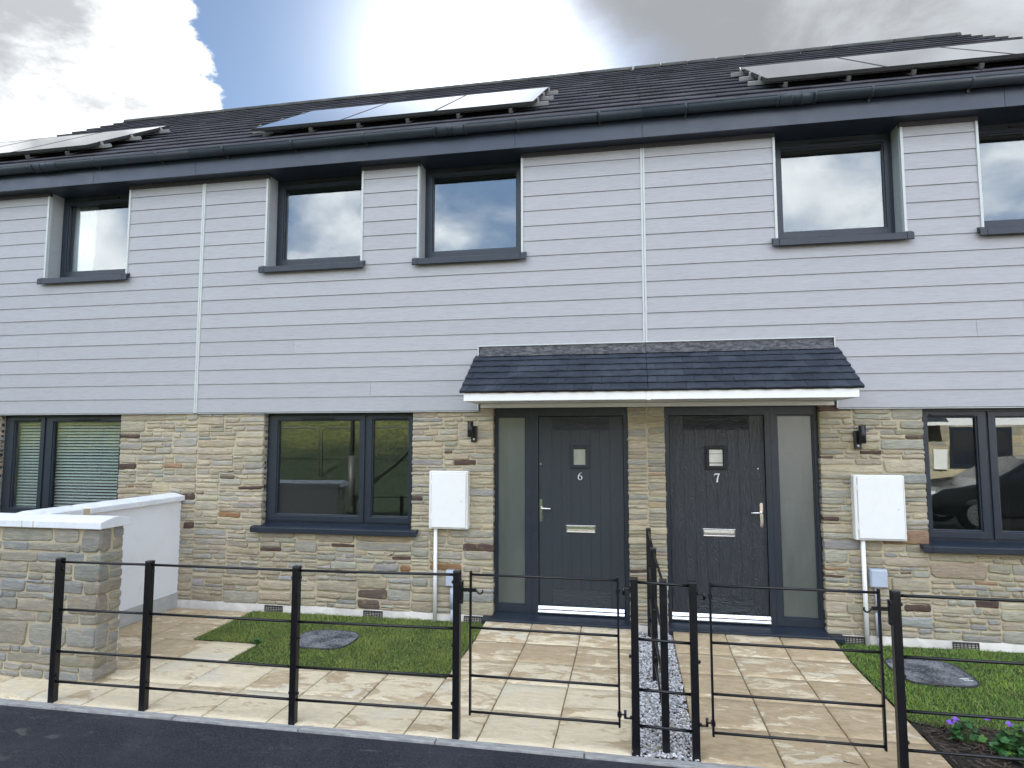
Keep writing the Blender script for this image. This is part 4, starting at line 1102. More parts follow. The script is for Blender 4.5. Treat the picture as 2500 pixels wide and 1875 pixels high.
# paving: riven slabs on a 0.475 m grid
def slab(mb, x0, x1, y0, y1, tanv, rng, zf=None):
    a, b, c, d = x0 + 0.004, x1 - 0.004, y0 + 0.004, y1 - 0.004; nx_, ny_ = 8, 8
    col = (tanv, rng.random(), rng.random()); sd_ = rng.uniform(0, 50); tilt = (rng.uniform(-.003, .003), rng.uniform(-.003, .003))
    zf = zf or (lambda x, y: 0.0)
    def h(x, y, i, j):
        e = min(i, nx_ - i, j, ny_ - j)
        z = 0.0035 * mnoise.noise(Vector((x * 7 + sd_, y * 15, sd_))) + tilt[0] * (x - (x0 + x1) / 2) + tilt[1] * (y - (y0 + y1) / 2)
        return zf(x, y) + z - (0.006 if e == 0 else 0)
    def px(i): return a + (b - a) * (0 if i == 0 else 1 if i == nx_ else (0.006 / (b - a) if i == 1 else 1 - 0.006 / (b - a) if i == nx_ - 1 else (i - 1) / (nx_ - 2)))
    def py(j): return c + (d - c) * (0 if j == 0 else 1 if j == ny_ else (0.006 / (d - c) if j == 1 else 1 - 0.006 / (d - c) if j == ny_ - 1 else (j - 1) / (ny_ - 2)))
    base = mb.add([(px(i) + 0.0022 * mnoise.noise(Vector((px(i) * 20, py(j) * 20, sd_))), py(j) + 0.0022 * mnoise.noise(Vector((px(i) * 20, py(j) * 20, sd_ + 9))), h(px(i), py(j), i, j)) for j in range(ny_ + 1) for i in range(nx_ + 1)])
    W_ = nx_ + 1
    for j in range(ny_):
        for i in range(nx_): mb.face([base + j * W_ + i, base + j * W_ + i + 1, base + (j + 1) * W_ + i + 1, base + (j + 1) * W_ + i], col, 0, True)
    per = [i for i in range(W_)] + [j * W_ + nx_ for j in range(1, ny_ + 1)] + [ny_ * W_ + i for i in reversed(range(nx_))] + [j * W_ for j in reversed(range(1, ny_))]
    low = mb.add([(mb.v[base + q][0], mb.v[base + q][1], mb.v[base + q][2] - 0.05) for q in per])
    for q in range(len(per)):
        q2 = (q + 1) % len(per); mb.face([base + per[q2], base + per[q], low + q, low + q2], col)

ROWS = [-2.388, -1.912, -1.435, -0.962, -0.490, -0.020]
rng = random.Random(21)
def ramp(x, y): return max(0.0, (y + 0.49) / 0.42) * 0.052
mb = MB()
XL = [-9.205 + 0.475 * i for i in range(17)]   # ... -1.605
XL = [-1.605 - 0.475 * i for i in range(16)][::-1]
for r0, r1 in ((0, 1), (1, 2)):
    for a, b in zip(XL[:-1], XL[1:]):
        if r0 == 1 and b < -5.0: continue
        slab(mb, a, b, ROWS[r0], ROWS[r1], rng.uniform(0.20, 0.50), rng)
for a, b, t_ in ((-3.98, -3.505, 0.08), (-4.455, -3.98, 0.7), (-4.93, -4.455, 0.6), (-5.14, -4.93, 0.5)): slab(mb, a, b, ROWS[2], ROWS[3], t_, rng)
for rr in (3, 4):
    for a, b in ((-4.645, -4.17), (-5.12, -4.645)): slab(mb, a, b, ROWS[rr], ROWS[rr + 1], rng.uniform(0.65, 0.85), rng)
tans = [(0.30, 0.25, 0.30), (0.45, 0.10, 0.45), (0.55, 0.55, 0.50), (0.72, 0.80, 0.72), (0.52, 0.50, 0.50)]
for rr in range(5):
    y0, y1 = ROWS[rr], ROWS[rr + 1] if rr < 4 else -0.068
    for i_, (a, b) in enumerate(((-1.605, -1.13), (-1.13, -0.652), (-0.652, -0.178))): slab(mb, a, b, y0, y1, tans[rr][i_] + rng.uniform(-.05, .05), rng, ramp if rr == 4 else None)
tag(mb.build('paving', M['slab'], origin=(-3, -1, 0)), kind='structure')
mb = MB()
for rr in range(5):
    y0, y1 = ROWS[rr], ROWS[rr + 1] if rr < 4 else -0.068
    for (a, b) in ((0.200, 0.675), (0.675, 1.147), (1.147, 1.620)): slab(mb, a, b, y0, y1, rng.uniform(0.58, 0.80), rng, ramp if rr == 4 else None)
tag(mb.build('path', M['slab'], origin=(0.9, -1, 0)), kind='structure')
b = MB(); b.quad((-9.5, -2.39, -0.016), (-0.182, -2.39, -0.016), (-0.182, 0.04, -0.016), (-9.5, 0.04, -0.016)); b.quad((0.204, -2.39, -0.016), (1.618, -2.39, -0.016), (1.618, 0.04, -0.016), (0.204, 0.04, -0.016))
b.box(-1.60, -0.185, -0.46, 0.05, -0.015, -0.005); 
for s_ in ((-1.600, -0.184), (0.206, 1.614)):
    b.prism_x([(-0.49, -0.015), (0.06, -0.015), (0.06, 0.04), (-0.07, 0.038), (-0.48, -0.010)], s_[0], s_[1])
tag(b.build('joint_bedding', M['joint'], origin=(-3, -1, -0.016)), kind='structure')

# lawns
def inpoly(x, y, poly):
    c = False; n = len(poly)
    for i in range(n):
        (x1, y1), (x2, y2) = poly[i], poly[(i + 1) % n]
        if (y1 > y) != (y2 > y) and x < (x2 - x1) * (y - y1) / (y2 - y1) + x1: c = not c
    return c
LAWN_L = [(-4.168, -0.015), (-4.168, -0.965), (-3.503, -0.965), (-3.503, -1.432), (-1.607, -1.432), (-1.607, -0.0), (-1.62, 0.02)]
LAWN_R = [(1.622, -0.0), (1.622, -1.60), (1.72, -1.66), (2.1, -1.64), (2.5, -1.70), (4.0, -1.68), (4.0, 0.02)]
HOLE_L = (-2.95, -0.78, 0.285, 0.255); HOLE_R = (2.14, -0.66, 0.27, 0.275)
def lawn(name, poly, hole, seed, label_mat, dens, g1, g2):
    base = MB(); i = base.add([(x, y, 0.004) for x, y in poly]); base.face(list(range(i, i + len(poly)))[::1])
    tag(base.build(name + '_base', M['turf'], origin=(poly[0][0], poly[0][1], 0)), kind='structure')
    rng = random.Random(seed); xs = [p[0] for p in poly]; ys = [p[1] for p in poly]; A = (max(xs) - min(xs)) * (max(ys) - min(ys)); m = MB()
    cuts = 0
    for _ in range(int(A * dens)):
        x, y = rng.uniform(min(xs), max(xs)), rng.uniform(min(ys), max(ys))
        if not inpoly(x, y, poly): continue
        if abs((x - hole[0]) / hole[2]) ** 3 + abs((y - hole[1]) / hole[3]) ** 3 < 1: continue
        nz = mnoise.noise(Vector((x * 3.1, y * 3.1, seed))); n2 = mnoise.noise(Vector((x * 9, y * 9, seed + 4)))
        x += rng.gauss(0, 0.009); y = min(y + rng.gauss(0, 0.009), 0.012)
        h = rng.uniform(0.011, 0.027) * (1.5 if rng.random() < .05 else 1) * (1 + 0.35 * nz + .25 * n2); w_ = rng.uniform(0.0014, 0.0026); a = rng.uniform(0, 6.28); lean = rng.uniform(0.2, 1.1) * h; la = rng.uniform(0, 6.28)
        dx, dy = math.cos(a) * w_, math.sin(a) * w_; lx, ly = math.cos(la) * lean, math.sin(la) * lean
        t = min(1, max(0, rng.random() * 0.6 + 0.35 * (nz + 0.5))); col = tuple(g1[q] * (1 - t) + g2[q] * t for q in range(3))
        if rng.random() < 0.07: col = (0.20, 0.17, 0.07)
        if rng.random() < 0.04: col = (0.16, 0.25, 0.09)
        i = m.add([(x - dx, y - dy, 0.002), (x + dx, y + dy, 0.002), (x + lx * .4 + dx * .8, y + ly * .4 + dy * .8, h * .6), (x + lx * .4 - dx * .8, y + ly * .4 - dy * .8, h * .6), (x + lx, y + ly, h)])
        m.face([i, i + 1, i + 2, i + 3], col); m.face([i + 3, i + 2, i + 4], col)
    tag(m.build('grass', M['grass'], origin=(poly[0][0], poly[0][1], 0)), label_mat, 'grass', kind='stuff')
lawn('lawn', LAWN_L, HOLE_L, 5, 'short mown lawn between the stone front and the paving of house 6', 15000, (0.105, 0.155, 0.030), (0.22, 0.285, 0.070))
lawn('lawn', LAWN_R, HOLE_R, 6, 'short brighter green lawn beside the path of house 7', 11500, (0.100, 0.180, 0.030), (0.22, 0.335, 0.066))
# manhole trays
def manhole(h, label, sq):
    m = MB(); n = 40; rng = random.Random(9)
    ring = []
    for i in range(n):
        t = 2 * math.pi * i / n; c, s = math.cos(t), math.sin(t); e = 2 / sq
        k_ = 1 + 0.03 * mnoise.noise(Vector((c * 2, s * 2, h[0])))
        ring.append((h[0] + h[2] * k_ * math.copysign(abs(c) ** e, c), h[1] + h[3] * k_ * math.copysign(abs(s) ** e, s)))
    a = m.add([(x, y, 0.022) for x, y in ring]); b = m.add([(x, y, -0.02) for x, y in ring]); m.face([a + i for i in range(n)])
    for i in range(n): j = (i + 1) % n; m.face([b + i, b + j, a + j, a + i])
    lip = MB()
    lip.tube([(x, y, 0.018) for x, y in ring + ring[:1]], 0.008, 6, cap=False)
    r = empty('manhole_cover', (h[0], h[1], 0)); tag(r, label, 'manhole cover', 'manhole covers set in the lawns')
    m.build('cover_plate', M['manhole'], r); lip.build('cover_rim', M['vent'], r)
    if h[0] > 0:
        p = MB()
        for q in range(5): x, y = h[0] + 0.16 + rng.uniform(-.05, .05), h[1] - 0.12 + rng.uniform(-.04, .04); p.box(x, x + rng.uniform(.02, .05), y, y + 0.012, 0.0225, 0.024)
        p.build('paint_marks', M['white'], r)
manhole(HOLE_L, 'rounded grey manhole cover in the lawn of house 6', 3.0); manhole(HOLE_R, 'squarer grey manhole cover flecked with white paint in the right lawn', 4.0)

# gravel strip between the paths
gb = MB(); gb.quad((-0.178, -2.39, -0.012), (0.200, -2.39, -0.012), (0.200, 0.03, -0.012), (-0.178, 0.03, -0.012)); tag(gb.build('gravel_bed', M['soil'], origin=(0, -1.2, -0.012)), kind='structure')
m = MB(); rng = random.Random(12)
ico = [(0, 0, 1), (0.894, 0, 0.447), (0.276, 0.851, 0.447), (-0.724, 0.526, 0.447), (-0.724, -0.526, 0.447), (0.276, -0.851, 0.447), (0.724, 0.526, -0.447), (-0.276, 0.851, -0.447), (-0.894, 0, -0.447), (-0.276, -0.851, -0.447), (0.724, -0.526, -0.447), (0, 0, -1)]
icf = [(0, 1, 2), (0, 2, 3), (0, 3, 4), (0, 4, 5), (0, 5, 1), (1, 6, 2), (2, 7, 3), (3, 8, 4), (4, 9, 5), (5, 10, 1), (6, 7, 2), (7, 8, 3), (8, 9, 4), (9, 10, 5), (10, 6, 1), (11, 7, 6), (11, 8, 7), (11, 9, 8), (11, 10, 9), (11, 6, 10)]
for _ in range(7600):
    x, y = rng.uniform(-0.172, 0.194), rng.uniform(-2.385, -0.0); s = rng.uniform(0.004, 0.0105); e = [rng.uniform(.6, 1.5), rng.uniform(.6, 1.5), rng.uniform(.5, 1.0)]; a = rng.uniform(0, 6.28); c_, s_ = math.cos(a), math.sin(a)
    z = -0.004 + rng.uniform(0, 0.014); t = rng.random(); col = (0.64, 0.63, 0.61) if t < .6 else (0.33, 0.325, 0.32) if t < .8 else (0.84, 0.82, 0.78) if t < .93 else (0.40, 0.33, 0.24)
    kx = rng.uniform(.8, 1.15); col = tuple(min(1, q * kx) for q in col)
    P_ = []
    for v in ico:
        vx, vy = v[0] * e[0] * s * rng.uniform(.8, 1.2), v[1] * e[1] * s * rng.uniform(.8, 1.2); P_.append((x + vx * c_ - vy * s_, y + vx * s_ + vy * c_, z + v[2] * e[2] * s))
    i = m.add(P_)
    for f in icf: m.face([i + q for q in f], col)
tag(m.build('gravel', M['pebble'], origin=(0, -1.2, 0)), 'pale grey and white gravel strip between the two paths', 'gravel', kind='stuff')

# flower bed
bed = MB(); nx, ny = 46, 22; X0, X1, Y0, Y1 = 1.622, 4.0, -2.388, -1.60
base = bed.add([(X0 + (X1 - X0) * i / nx, Y0 + (Y1 - Y0) * j / ny, -0.004 + 0.018 * mnoise.noise(Vector((i * .35, j * .35, 0))) + 0.01 * mnoise.noise(Vector((i * 1.3, j * 1.3, 5)))) for j in range(ny + 1) for i in range(nx + 1)])
for j in range(ny):
    for i in range(nx): q = base + j * (nx + 1) + i; bed.face([q, q + 1, q + nx + 2, q + nx + 1], None, 0, True)
tag(bed.build('flower_bed_soil', M['soil'], origin=(2.8, -2, 0)), kind='structure')
ch = MB(); rng = random.Random(30)
for _ in range(900):
    x, y = rng.uniform(1.635, 3.2), rng.uniform(-2.38, -1.63); a = rng.uniform(0, 3.14); L, w_ = rng.uniform(.008, .035), rng.uniform(.002, .006); c_, s_ = math.cos(a), math.sin(a); z = rng.uniform(.006, .022); t = rng.uniform(-.3, .3)
    i = ch.add([(x - c_ * L - s_ * w_, y - s_ * L + c_ * w_, z), (x + c_ * L - s_ * w_, y + s_ * L + c_ * w_, z + t * L), (x + c_ * L + s_ * w_, y + s_ * L - c_ * w_, z + t * L + .003), (x - c_ * L + s_ * w_, y - s_ * L - c_ * w_, z + .003)]); ch.face([i, i + 1, i + 2, i + 3])
tag(ch.build('bark_chips', M['bark'], origin=(2.4, -2, 0)), 'brown bark chips scattered over the flower bed soil', 'bark chips', kind='stuff')

def geranium(cx, cy, rad, n, seed, label, flowers, name='flowering_plant', cat='plant', grp='flowering plants in the bed', rs=1.0):
    rng = random.Random(seed); r = empty(name, (cx, cy, 0)); tag(r, label, cat, grp)
    lf = MB(); stm = MB()
    for _ in range(n):
        a = rng.uniform(0, 6.28); d = rad * math.sqrt(rng.random()); x, y = cx + d * math.cos(a), cy + d * math.sin(a) * .8; z = 0.01 + (0.02 + 0.13) * (rad / 0.2 if rad < 0.05 else 1.0) * (1 - (d / rad) ** 2) * rng.uniform(.3, 1.1) + 0.01
        stm.tube([(cx + (x - cx) * .2, cy + (y - cy) * .2, 0.0), (cx + (x - cx) * .7, cy + (y - cy) * .7, z * .75), (x, y, z)], 0.0014, 4, (0.10, 0.16, 0.05), cap=False)
        R_ = rng.uniform(0.015, 0.032) * rs; tx, ty = rng.uniform(-.6, .6), rng.uniform(-.6, .6); k_ = 25; o = rng.uniform(0, 6.28); g_ = rng.uniform(.7, 1.3)
        col = (0.035 * g_, 0.12 * g_, 0.030 * g_) if rng.random() < .7 else (0.07 * g_, 0.16 * g_, 0.03 * g_)
        pts = []
        for i in range(k_):
            t = 2 * math.pi * i / k_; rr = R_ * (0.62 + 0.38 * abs(math.cos(2.5 * t))) * (0.35 if i == 0 else 1); px_, py_ = rr * math.cos(t + o), rr * math.sin(t + o); pts.append((x + px_, y + py_, z + tx * px_ + ty * py_ + 6 * (rr * rr)))
        b_ = lf.add(pts); c_ = lf.add([(x, y, z)])
        for i in range(k_): lf.face([b_ + i, b_ + (i + 1) % k_, c_], col)
    lf.build('foliage', M['leaf'], r); stm.build('stems', M['leaf'], r)
    for (fx, fy, fz) in flowers:
        f = MB(); col = (0.26, 0.10, 0.62); tl = rng.uniform(.2, .7)
        f.tube([(fx + .01, fy + .02, 0.02), (fx, fy, fz)], 0.0014, 5, (0.10, 0.16, 0.05), cap=False)
        for p_ in range(5):
            a = 2 * math.pi * p_ / 5 + rng.uniform(0, .4); ring = []
            for i in range(9):
                u = i / 8; wd = 0.0105 * math.sin(math.pi * min(1, u * 1.0)) ** .7 if 0 < u < 1 else 0.0; ln = 0.026 * u
                ring.append((ln, wd))
            L_ = f.add([(fx + math.cos(a) * l - math.sin(a) * w__, fy + (math.sin(a) * l + math.cos(a) * w__) * .8, fz + l * .25 + tl * (math.sin(a) * l) * .9) for l, w__ in ring]); R2 = f.add([(fx + math.cos(a) * l + math.sin(a) * w__, fy + (math.sin(a) * l - math.cos(a) * w__) * .8, fz + l * .25 + tl * (math.sin(a) * l) * .9) for l, w__ in ring])
            for i in range(8): f.face([L_ + i, L_ + i + 1, R2 + i + 1, R2 + i], tuple(c * rng.uniform(.85, 1.2) for c in col))
        f.build('flower', M['petal'], r)
geranium(2.13, -1.98, 0.20, 230, 1, 'low geranium with lobed leaves and violet flowers, at the right edge behind the railing', [(1.765, -1.83, 0.10), (1.80, -1.82, 0.115), (1.955, -1.86, 0.15), (2.06, -1.90, 0.14), (2.12, -1.95, 0.13)])
geranium(1.84, -1.86, 0.09, 34, 2, 'small leafy seedling beside the larger geranium', [])
geranium(-3.515, -0.975, 0.035, 16, 8, 'tiny green weed at the corner of the pale slab beside the left lawn', [], 'weed', 'weed', None, 0.9)
ts = MB().tube([(1.02, -2.24, 0.006), (1.05, -2.262, 0.010), (1.085, -2.270, 0.006), (1.10, -2.268, 0.006)], 0.0028, 6, r2=0.001)
tag(ts.build('twig', M['bark']), 'small dark twig lying on the tan paving of the path to door 7', 'twig')

# ================================================================== GARDEN BOUNDARY WALL
def garden_wall():
    r = empty('garden_wall', (-5.1, -1.9, 0)); tag(r, 'low garden wall of grey stone and white render with white coping stones', 'wall')
    xe, yf, yb, zt = -4.228, -2.022, -1.80, 1.158
    s = MB()
    s.quad((-9.5, yf, -0.05), (xe, yf, -0.05), (xe, yf, zt), (-9.5, yf, zt)); s.quad((xe, yf, -0.05), (xe, yb, -0.05), (xe, yb, zt), (xe, yf, zt))
    s.quad((xe, yb, -0.05), (-9.5, yb, -0.05), (-9.5, yb, zt), (xe, yb, zt)); s.quad((-9.5, yf, zt), (xe, yf, zt), (xe, yb, zt), (-9.5, yb, zt))
    # quoin courses at the corner turn into the return, the rest is rubble
    rng = random.Random(77); z = 0.0; cells = []
    courses = []
    while z < zt - 0.03:
        h = rng.choice([0.06, 0.085, 0.11, 0.145, 0.165]) * rng.uniform(.9, 1.1)
        if zt - z - h < 0.06: h = zt - z
        courses.append((z, z + h)); z += h
    for k_, (a, b) in enumerate(courses):
        lw = rng.uniform(0.17, 0.30) if k_ % 2 else rng.uniform(0.10, 0.17); dw = rng.uniform(0.10, 0.13) if k_ % 2 else 0.222
        x1_ = xe - lw
        # corner stone wraps both faces in one tone
        col = pick(PALG, rng); lp = rng.uniform(.008, .013)
        stone_at(s, (x1_, xe, a, b), lambda u, v, d: (u, yf + d, v), rng, PALG, lp, 0.02, (False, True), None, False, col)
        stone_at(s, (yf, yf + dw, a, b), lambda u, v, d: (xe - d, u, v), rng, PALG, lp, 0.02, (True, dw > 0.2), None, False, col)
        if dw < 0.2:
            if b - a > 0.09: cs = [(yf + dw, yb, a, (a + b) / 2), (yf + dw, yb, (a + b) / 2, b)]
            else: cs = [(yf + dw, yb, a, b)]
            for (ya, yb2, za2, zb2) in cs:
                stone_at(s, (ya, yb2, za2, zb2), lambda u, v, d: (xe - d, u, v), rng, PALG, rng.uniform(.006, .012), 0.02, (False, True), None, False)
        cells.append((a, b, x1_))
    for a, b, x1_ in cells:
        out = []; guillotine(-5.9, x1_, a, b, rng, out, 0.2, 1.35)
        for c in out: stone_at(s, c, lambda u, v, d: (u, yf + d, v), rng, PALG, rng.uniform(.006, .014), warp=False)
    s.build('stone_facing', [M['mortar'], M['stone']], r)
    # rendered return wall running back to the house
    w_ = MB(); w_.box(-5.33, -5.128, yb + 0.002, YS, 0.155, 1.158); w_.build('rendered_wall', M['render'], r)
    w2 = MB(); w2.box(-5.335, -5.118, yb + 0.003, YS - .002, -0.05, 0.1545); w2.build('rendered_base', M['blockgrey'], r)
    wb = MB(); wb.box(-5.12, xe - 0.004, yb + 0.001, yb + 0.012, 0.0, 1.157); wb.build('rendered_back', M['render'], r)
    # copings: twice-weathered slabs
    def cope(x0, x1, y0, y1, along):
        c = MB(); h, t = 0.052, 0.082
        if along == 'x':
            ym = (y0 + y1) / 2; prof = [(y0, 1.160), (y1, 1.160), (y1, 1.160 + h), (ym + .03, 1.160 + t), (ym - .03, 1.160 + t), (y0, 1.160 + h)]
            c.prism_x(prof, x0, x1)
        else:
            xm = (x0 + x1) / 2; c.prism_y([(x0, 1.160), (x1, 1.160), (x1, 1.160 + h), (xm + .03, 1.160 + t), (xm - .03, 1.160 + t), (x0, 1.160 + h)], y0, y1)
        c.build('coping_stone', M['coping'], r, 0.004)
    def cj(x0, x1, y0, y1): MB().box(x0, x1, y0, y1, 1.161, 1.2095).build('coping_joint', M['copejoint'], r)
    fy0, fy1 = yf - 0.045, yb + 0.045
    for a, b in ((xe - 0.575, xe + 0.042), (xe - 0.68, xe - 0.583), (xe - 1.60, xe - 0.688), (xe - 2.6, xe - 1.608)): cope(a, b, fy0, fy1, 'x')
    for q in (xe - 0.583, xe - 0.688, xe - 1.608): cj(q, q + 0.008, fy0 + .003, fy1 - .003)
    for a, b in ((-0.612, YS - 0.004), (-1.235, -0.620), (-1.752, -1.31)): cope(-5.375, -5.085, a, b, 'y')
    MB().box(-5.372, -5.088, -1.302, -1.243, 1.162, 1.2115).build('coping_joint', M['copejoint'], r)
    for q in (-0.620, -1.310, -1.243): cj(-5.372, -5.088, q, q + 0.008)
garden_wall()

# ================================================================== RAILINGS
YP0, YP1 = -2.385, -2.340; YR = -2.362
ZO = {-4.2275: -0.010, -3.4925: -0.004, -2.3725: 0.0, -1.2625: 0.014, -0.1555: 0.014, 0.187: 0.006, 1.2905: 0.0, 2.40: 0.0}
RAILZ = [0.982, 0.648, 0.356, 0.148]
def post(par, x, y0, y1, top, yoff=0, w_=0.0225):
    p = MB(); p.box(x - w_, x + w_, y0, y1, -0.06, top - 0.006); p.box(x - w_ - 0.0015, x + w_ + 0.0015, y0 - 0.0015, y1 + 0.0015, top - 0.006, top)
    p.build('post', M['black_metal'], par, 0.003)
def bolts(par, x, ym, zo, sides=(-1, 1)):
    for s in sides:
        for z in (0.936, 0.545, 0.190):
            b = MB().ball((x + s * 0.0295, ym, z + zo), 0.011, 8, 6, (0.8, 1, 1)); b.build('bolt', M['black_metal'], par)
def rails_x(par, xa, xb, za, zb):
    for z in RAILZ:
        MB().tube([(xa, YR, z + za), (xb, YR, z + zb)], 0.0088, 12).build('rail', M['black_metal'], par)
PX = [-4.2275, -3.4925, -2.3725, -1.2625]
f1 = empty('estate_railing', (-2.7, YR, 0)); tag(f1, 'long black metal estate railing in front of the left lawn, with four posts', 'railing', 'black estate railings')
for x in PX: post(f1, x, YP0, YP1, 1.010 + ZO[x]); bolts(f1, x, YR, ZO[x], (1,) if x < -4.2 else (-1,) if x > -1.3 else (-1, 1))
for a, b in zip(PX[:-1], PX[1:]): rails_x(f1, a + 0.0225, b - 0.0225, ZO[a], ZO[b])
f2 = empty('estate_railing', (0.0, YR, 0)); tag(f2, 'short black railing between the two gates, at the end of the gravel strip', 'railing', 'black estate railings')
for x in (-0.1555, 0.187): post(f2, x, YP0, YP1, 1.010 + ZO[x]); bolts(f2, x, YR, ZO[x], (-1,) if x < 0 else (1,))
rails_x(f2, -0.133, 0.1645, 0.014, 0.006)
f3 = empty('estate_railing', (1.9, YR, 0)); tag(f3, 'black railing right of the second gate, running out of the photo', 'railing', 'black estate railings')
for x in (1.2905, 2.40): post(f3, x, YP0, YP1, 1.010); bolts(f3, x, YR, 0, (1,) if x < 2 else (-1,))
rails_x(f3, 1.313, 2.3775, 0, 0)
f4 = empty('estate_railing', (0.0, -1.2, 0)); tag(f4, 'black dividing railing running over the gravel strip back to the stone pier', 'railing', 'black estate railings')
DP = [(0.018, -2.31), (0.000, -1.21), (-0.006, -0.12)]
for x, y in DP: post(f4, x, y - 0.0225, y + 0.0225, 1.008)
for z in RAILZ:
    for (xa, ya), (xb, yb) in zip(DP[:-1], DP[1:]):
        MB().tube([(xa, ya + 0.0225, z), (xb, yb - 0.0225, z)], 0.0088, 12).build('rail', M['black_metal'], f4)
for x, y in DP[1:]:
    for s in (-1, 1):
        for z in (0.936, 0.545, 0.190): MB().ball((x, y + s * 0.0295, z), 0.011, 8, 6).build('bolt', M['black_metal'], f4)

def gate(xa, xb, latch_left, label, zl, zr):
    r = empty('metal_gate', ((xa + xb) / 2, YR, 0.13)); tag(r, label, 'gate', 'black metal garden gates')
    for x, zo in ((xa, zl), (xb, zr)):
        lw = 0.0065
        MB().box(x - lw, x + lw, YR - 0.012, YR + 0.012, 0.132 + zo, 1.012 + zo).build('stile', M['black_metal'], r, 0.002)
    for z in (0.990, 0.662, 0.370, 0.152): MB().tube([(xa + 0.004, YR, z + zl), (xb - 0.004, YR, z + zr)], 0.0080, 12).build('rail', M['black_metal'], r)
    # hinges on one side
    s = 1 if latch_left else -1; xh = xb if latch_left else xa; zo = zr if latch_left else zl
    for z, up in ((0.925, -1), (0.205, 1)):
        h = MB(); h.box(xh - 0.012, xh + 0.012, YR - 0.014, YR + 0.014, z - 0.012 + zo, z + 0.012 + zo)
        h.tube([(xh, YR, z + zo), (xh + s * 0.034, YR, z + zo)], 0.0055, 8); h.tube([(xh + s * 0.034, YR, z - 0.020 + zo), (xh + s * 0.034, YR, z + 0.026 + zo)], 0.0085, 10)
        h.tube([(xh + s * 0.034, YR, z - up * 0.018 + zo), (xh + s * 0.055, YR, z - up * 0.018 + zo), (xh + s * 0.077, YR, z - up * 0.018 + zo)], 0.0065, 8)
        h.build('hinge', M['black_metal'], r)
    return r
gate(-1.1735, -0.2525, True, 'black metal bar gate across the path to door 6', 0.012, 0.012)
gate(0.286, 1.205, False, 'black metal bar gate across the path to door 7', 0.004, 0.004)
def latch(xp, s, label):
    r = empty('gate_latch', (xp, YR, 0.86)); tag(r, label, 'gate latch', 'hooked gate latches')
    p = MB(); p.box(min(xp, xp + s * 0.022), max(xp, xp + s * 0.022), YR - 0.030, YR - 0.006, 0.825, 0.962); p.ball((xp + s * .012, YR - .032, .945), .006, 8, 6); p.ball((xp + s * .012, YR - .032, .842), .006, 8, 6)
    p.build('latch_plate', M['black_metal'], r, 0.002)
    a = MB(); ya = YR - 0.018; x0_, x1_ = sorted((xp + s * 0.018, xp + s * 0.108)); a.box(x0_, x1_, ya - 0.004, ya + 0.004, 0.899, 0.921)
    pts = [(xp + s * (0.106), ya, 0.910), (xp + s * 0.112, ya, 0.903), (xp + s * 0.119, ya, 0.893), (xp + s * 0.131, ya, 0.887), (xp + s * 0.143, ya, 0.892), (xp + s * 0.149, ya, 0.904), (xp + s * 0.146, ya, 0.914)]
    a.tube(pts, 0.0055, 8); a.build('latch_hook', M['black_metal'], r)
latch(-1.2400, 1, 'hooked latch on the fence post left of the first gate'); latch(1.268, -1, 'hooked latch on the fence post right of the second gate')

# ================================================================== BEHIND THE CAMERA (seen in the window reflections)
bk = MB(); nx, ny = 60, 30
xs = [-46 + 47 * i / nx for i in range(nx + 1)]; ys = [-7.9 - 28 * j / ny for j in range(ny + 1)]
def bz(x, y): return min(9.0, max(0, (-7.9 - y)) * 0.46) + 0.35 * mnoise.noise(Vector((x * .4, y * .4, 1))) - 0.1 - max(0, x + 1.5) * 1.2
base = bk.add([(x, y, bz(x, y)) for y in ys for x in xs])
for j in range(ny):
    for i in range(nx): q = base + j * (nx + 1) + i; bk.face([q, q + nx + 1, q + nx + 2, q + 1], None, 0, True)
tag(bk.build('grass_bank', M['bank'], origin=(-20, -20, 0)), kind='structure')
pv = MB(); pv.box(2.5, 30, -11.4, -10.5, -0.1, 0.02); tag(pv.build('pavement', M['kerb'], None, 0.01), kind='structure')
pv = MB(); pv.quad((14.01, -10.5, -0.03), (14.01, -2.5, -0.03), (30, -2.5, -0.03), (30, -10.5, -0.03)); pv.quad((-40, -10.5, -0.03), (-40, -2.5, -0.03), (-14.01, -2.5, -0.03), (-14.01, -10.5, -0.03)); tag(pv.build('road_end', M['asphalt'], origin=(0, -6, 0)), kind='structure')

